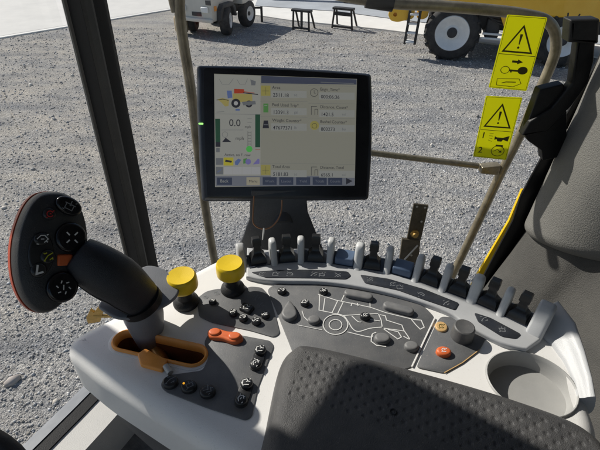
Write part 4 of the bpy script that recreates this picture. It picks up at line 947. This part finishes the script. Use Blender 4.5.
MB().slab(XZ, rnd([(3.12, .97), (6.2, .86), (6.2, 2.6), (3.12, 2.75)], .06), -2.4, -.03, .05, 3).build('rear_body', M_['yellow'], yc)
MB().slab(XZ, rnd([(.88, 1.12), (1.55, 1.12), (1.5, .78), (1.10, .74)], .03), -.12, .02, .02, 3).build('lower_panel', M_['yellow'], yc)
MB().slab(XZ, rnd([(-.85, 1.28), (-.55, 1.28), (-.60, .86), (-.72, .80), (-.85, .84)], .05), -.6, -.25, .02, 3).build('bracket_panel', M_['yellow'], yc)
mb = MB(); mb.box(MC, (2.6, 1.25, .86), (5.6, 1.7, .40), .04); mb.box(MC, (1.4, .75, .80), (1.5, .6, .35), .03); mb.box(MC, (0.0, 1.2, .6), (.25, 1.9, .25), .03); mb.box(MC, (2.35, 1.2, .58), (.25, 1.9, .25), .03); mb.build('chassis', M_['chassis'], yc)
mb = MB()
for z in (.62, .52): mb.tube([MC @ Vector((.66, .1, z)), MC @ Vector((2.0, .1, z - .02))], .025, 8)
mb.build('side_rails', M_['rim'], yc)
MB().slab(XZ, rnd([(.72, .92), (1.02, .92), (1.02, .50), (.72, .50)], .05), -.9, -.2, .04, 3).build('fuel_tank', M_['chassis'], yc)
for k in range(3): MB().tube(cat([MC @ Vector(p) for p in ((.5 + .05 * k, .2, 1.1), (.75 + .08 * k, .12, .98 - .06 * k), (1.3 + .1 * k, .1, .95 - .09 * k), (1.9, .2, 1.0))], 5, False), .016, 8).build('hose', M_['tyre'], yc)
MB().box(MC, (1.75, .12, .78), (.34, .10, .30), .03).build('step_box', M_['chassis'], yc)
# front hitch plate with its hole, ladder
mb = MB(); hc = Vector((-1.34, .93)); oo = ell(hc.x, hc.y, .17, .17, 24); 
mb.slab(XZ, rnd([(-1.42, 1.10), (-1.50, .92), (-1.42, .78), (-1.25, .76), (-.90, .86), (-.90, 1.10)], .06), -.16, -.06, .015, 3, holes=[ell(-1.33, .92, .045, .045, 16)[::-1]], hole_depth=.1); mb.build('hitch_plate', M_['yellow'], yc)
lad = MB()
for x in (-1.03, -.80): lad.slab(XZ, [(x - .025 + .03, 1.15), (x + .035 + .03, 1.15), (x + .03, .30), (x - .03, .30)], -.10, .0, .006, 2)
la = lad.build('ladder', M_['standblack'], yc)
for z in (.36, .56, .76, .96): MB().box(MC, (-.915 + (z - .36) * .04, .04, z), (.19, .20, .035), .005).build('step', M_['rim'], la)

# white truck at the top left: small work truck seen from the front corner
tw = onz(231, 35, 0); td = Vector((.42, .907, 0)).normalized()
wt = thing('work_truck', 'dusty white work truck parked on gravel at the top left', 'truck', tw)
MTk = frame(tw, td, (0, 0, 1))      # local x backwards along the truck, local y to its right hand (away to the left in view)
wheel(wt, MTk @ Matrix.Translation((0, .12, .37)) @ Matrix.Rotation(R(22), 4, 'Z'), .37, .26, .20, lugs=0)
wheel(wt, MTk @ Matrix.Translation((1.12, .12, .36)), .36, .24, .20, lugs=0)
wheel(wt, MTk @ Matrix.Translation((-.02, 1.25, .36)) @ Matrix.Rotation(R(22) + math.pi, 4, 'Z'), .36, .26, .20)
wheel(wt, MTk @ Matrix.Translation((1.12, 1.28, .36)) @ Matrix.Rotation(math.pi, 4, 'Z'), .36, .24, .20)
XZt = MTk @ Matrix.Rotation(R(90), 4, 'X')
MB().slab(XZt, rnd([(-.62, .42), (-.60, 1.0), (-.50, 1.10), (.25, 1.16), (.70, 1.18), (.72, .80), (.48, .78), (.36, .62), (.30, .48), (-.30, .48), (-.34, .42)], .04), -1.26, -.14, .04, 3).build('cab_body', M_['truckwhite'], wt)
MB().slab(XZt, rnd([(.76, .66), (1.75, .66), (1.75, 1.05), (.76, 1.05)], .03), -1.38, -.02, .03, 3).build('cargo_bed', M_['truckwhite'], wt)
MB().slab(XZt, rnd([(-.42, .44), (-.38, .68), (-.24, .82), (.22, .82), (.36, .68), (.40, .44), (.33, .44), (.22, .72), (-.22, .72), (-.34, .44)], .01), -.16, .0, .01, 2).build('wheel_arch', M_['chassis'], wt)
MB().box(MTk, (-.63, .70, .46), (.10, 1.16, .10), .03).build('bumper', M_['truckwhite'], wt)
MB().box(MTk, (-.618, .62, .60), (.02, .30, .10), .006).build('vent', M_['chassis'], wt)
MB().box(MTk, (-.618, .22, .90), (.03, .16, .12), .008).build('grille', M_['chassis'], wt)
MB().box(MTk, (-.45, .125, .74), (.10, .03, .12), .01).build('marker_lamp', M_['orange'], wt)
MB().box(MTk, (-.635, 1.05, .72), (.05, .22, .14), .02).build('headlight', M_['rim'], wt)
MB().box(MTk, (-.635, .34, .72), (.05, .22, .14), .02).build('headlight', M_['rim'], wt)
MB().box(MTk, (-.48, 1.30, .26), (.28, .34, .46), .08).build('mud_flap', M_['trucktan'], wt)
MB().box(MTk, (.6, .70, .50), (2.1, .7, .18), .03).build('chassis', M_['chassis'], wt)

# black steel stands by the apron
def stand(name, px0, px1, pyb, hgt, label, splay, mid, slope=0.04):
    a = onz(px0, pyb, 0); b = onz(px1, pyb + (px1 - px0) * .11, 0); c = (a + b) / 2; d = (b - a); Lw = d.length; MS_ = frame(c, d.normalized(), (0, 0, 1))
    s = thing(name, label, 'stand', c, 'black steel stands beside the apron')
    for k, sx in enumerate((-1, 1)):
        MB().tube([MS_ @ Vector((sx * Lw / 2, 0, .0)), MS_ @ Vector((sx * (Lw / 2 - splay), .0, hgt))], .028, 8).build('leg', M_['standblack'], s)
        MB().tube([MS_ @ Vector((sx * Lw / 2, .42, .0)), MS_ @ Vector((sx * (Lw / 2 - splay), .14, hgt))], .028, 8).build('leg', M_['standblack'], s)
    mb = MB(); mb.box(MS_, (0, .06, hgt), (Lw - 2 * splay + .12, .20, .06), .01); mb.build('top_beam', M_['standblack'], s)
    mb = MB(); mb.box(MS_, (0, 0, .06), (Lw, .05, .05), .01); mb.build('bottom_rail', M_['standblack'], s)
    if mid: MB().box(MS_, (.02, 0, hgt / 2), (.06, .05, hgt - .06), .005).build('centre_post', M_['standblack'], s)
    else: MB().box(MS_, (0, .02, hgt - .14), (Lw - 2 * splay, .05, .09), .01).build('cross_plate', M_['standblack'], s)
stand('steel_stand', 293, 309, 29.5, .52, 'black steel stand with a centre post and straight legs', .02, True)
stand('steel_stand', 332, 352, 28.0, .54, 'black steel stand with splayed legs near the yellow hitch', .06, False)
po = onz(262, 22, 0); mb = MB(); mb.box(I(0), (po.x, po.y, .22), (.07, .07, .44), .008); mb.box(I(0), (po.x - .15, po.y + .02, .40), (.30, .05, .05), .006)
tag(mb.build('short_post', M_['standblack'], base=po), 'short black post with a side arm behind the white truck', 'post')
# dark implement standing on the blue-grey area behind the stands
im = onz(344, 4.5, 0); imp = thing('implement', 'dark implement with a grey panel at the top edge behind the stands', 'implement', im)
MI = frame(im, (.98, -.20, 0), (0, 0, 1))
MB().box(MI, (1.0, .5, .62), (2.6, .7, .9), .04).build('panel', M_['wallgrey'], imp)
for x in (.05, 1.42): MB().box(MI, (x, .1, .35), (.16, .16, .70), .02).build('support_leg', M_['standblack'], imp)
MB().box(MI, (-1.6, .4, .42), (3.0, .3, .12), .02).build('beam', M_['standblack'], imp)

# ================================================================== LIGHT, SKY, CAMERA
w = bpy.data.worlds.new('World'); scene.world = w; w.use_nodes = True; nt = w.node_tree; bg = nt.nodes['Background']
sky = nt.nodes.new('ShaderNodeTexSky'); sky.sky_type = 'NISHITA'; sky.sun_disc = False
sky.sun_elevation = SUN_EL; sky.sun_rotation = math.atan2(SUN.x, SUN.y)
nt.links.new(sky.outputs['Color'], bg.inputs['Color']); bg.inputs['Strength'].default_value = .085
sl = bpy.data.lights.new('sun', 'SUN'); sl.energy = 5.0; sl.angle = R(.5); sl.color = (1, .95, .87)
so = bpy.data.objects.new('sun', sl); col.objects.link(so); so.rotation_euler = SUN.to_track_quat('Z', 'Y').to_euler(); so.location = (-5, 3, 8)
cd = bpy.data.cameras.new('camera'); co = bpy.data.objects.new('camera', cd); col.objects.link(co)
cd.sensor_width = 36; cd.lens = FOC / 600 * 36; cd.clip_start = .02; cd.clip_end = 2000
co.location = CAM; co.rotation_euler = (R(90) - PITCH, 0, 0); scene.camera = co
scene.view_settings.view_transform = 'Standard'; scene.view_settings.look = 'None'; scene.view_settings.exposure = 0
scene.render.resolution_x, scene.render.resolution_y = 1024, 768
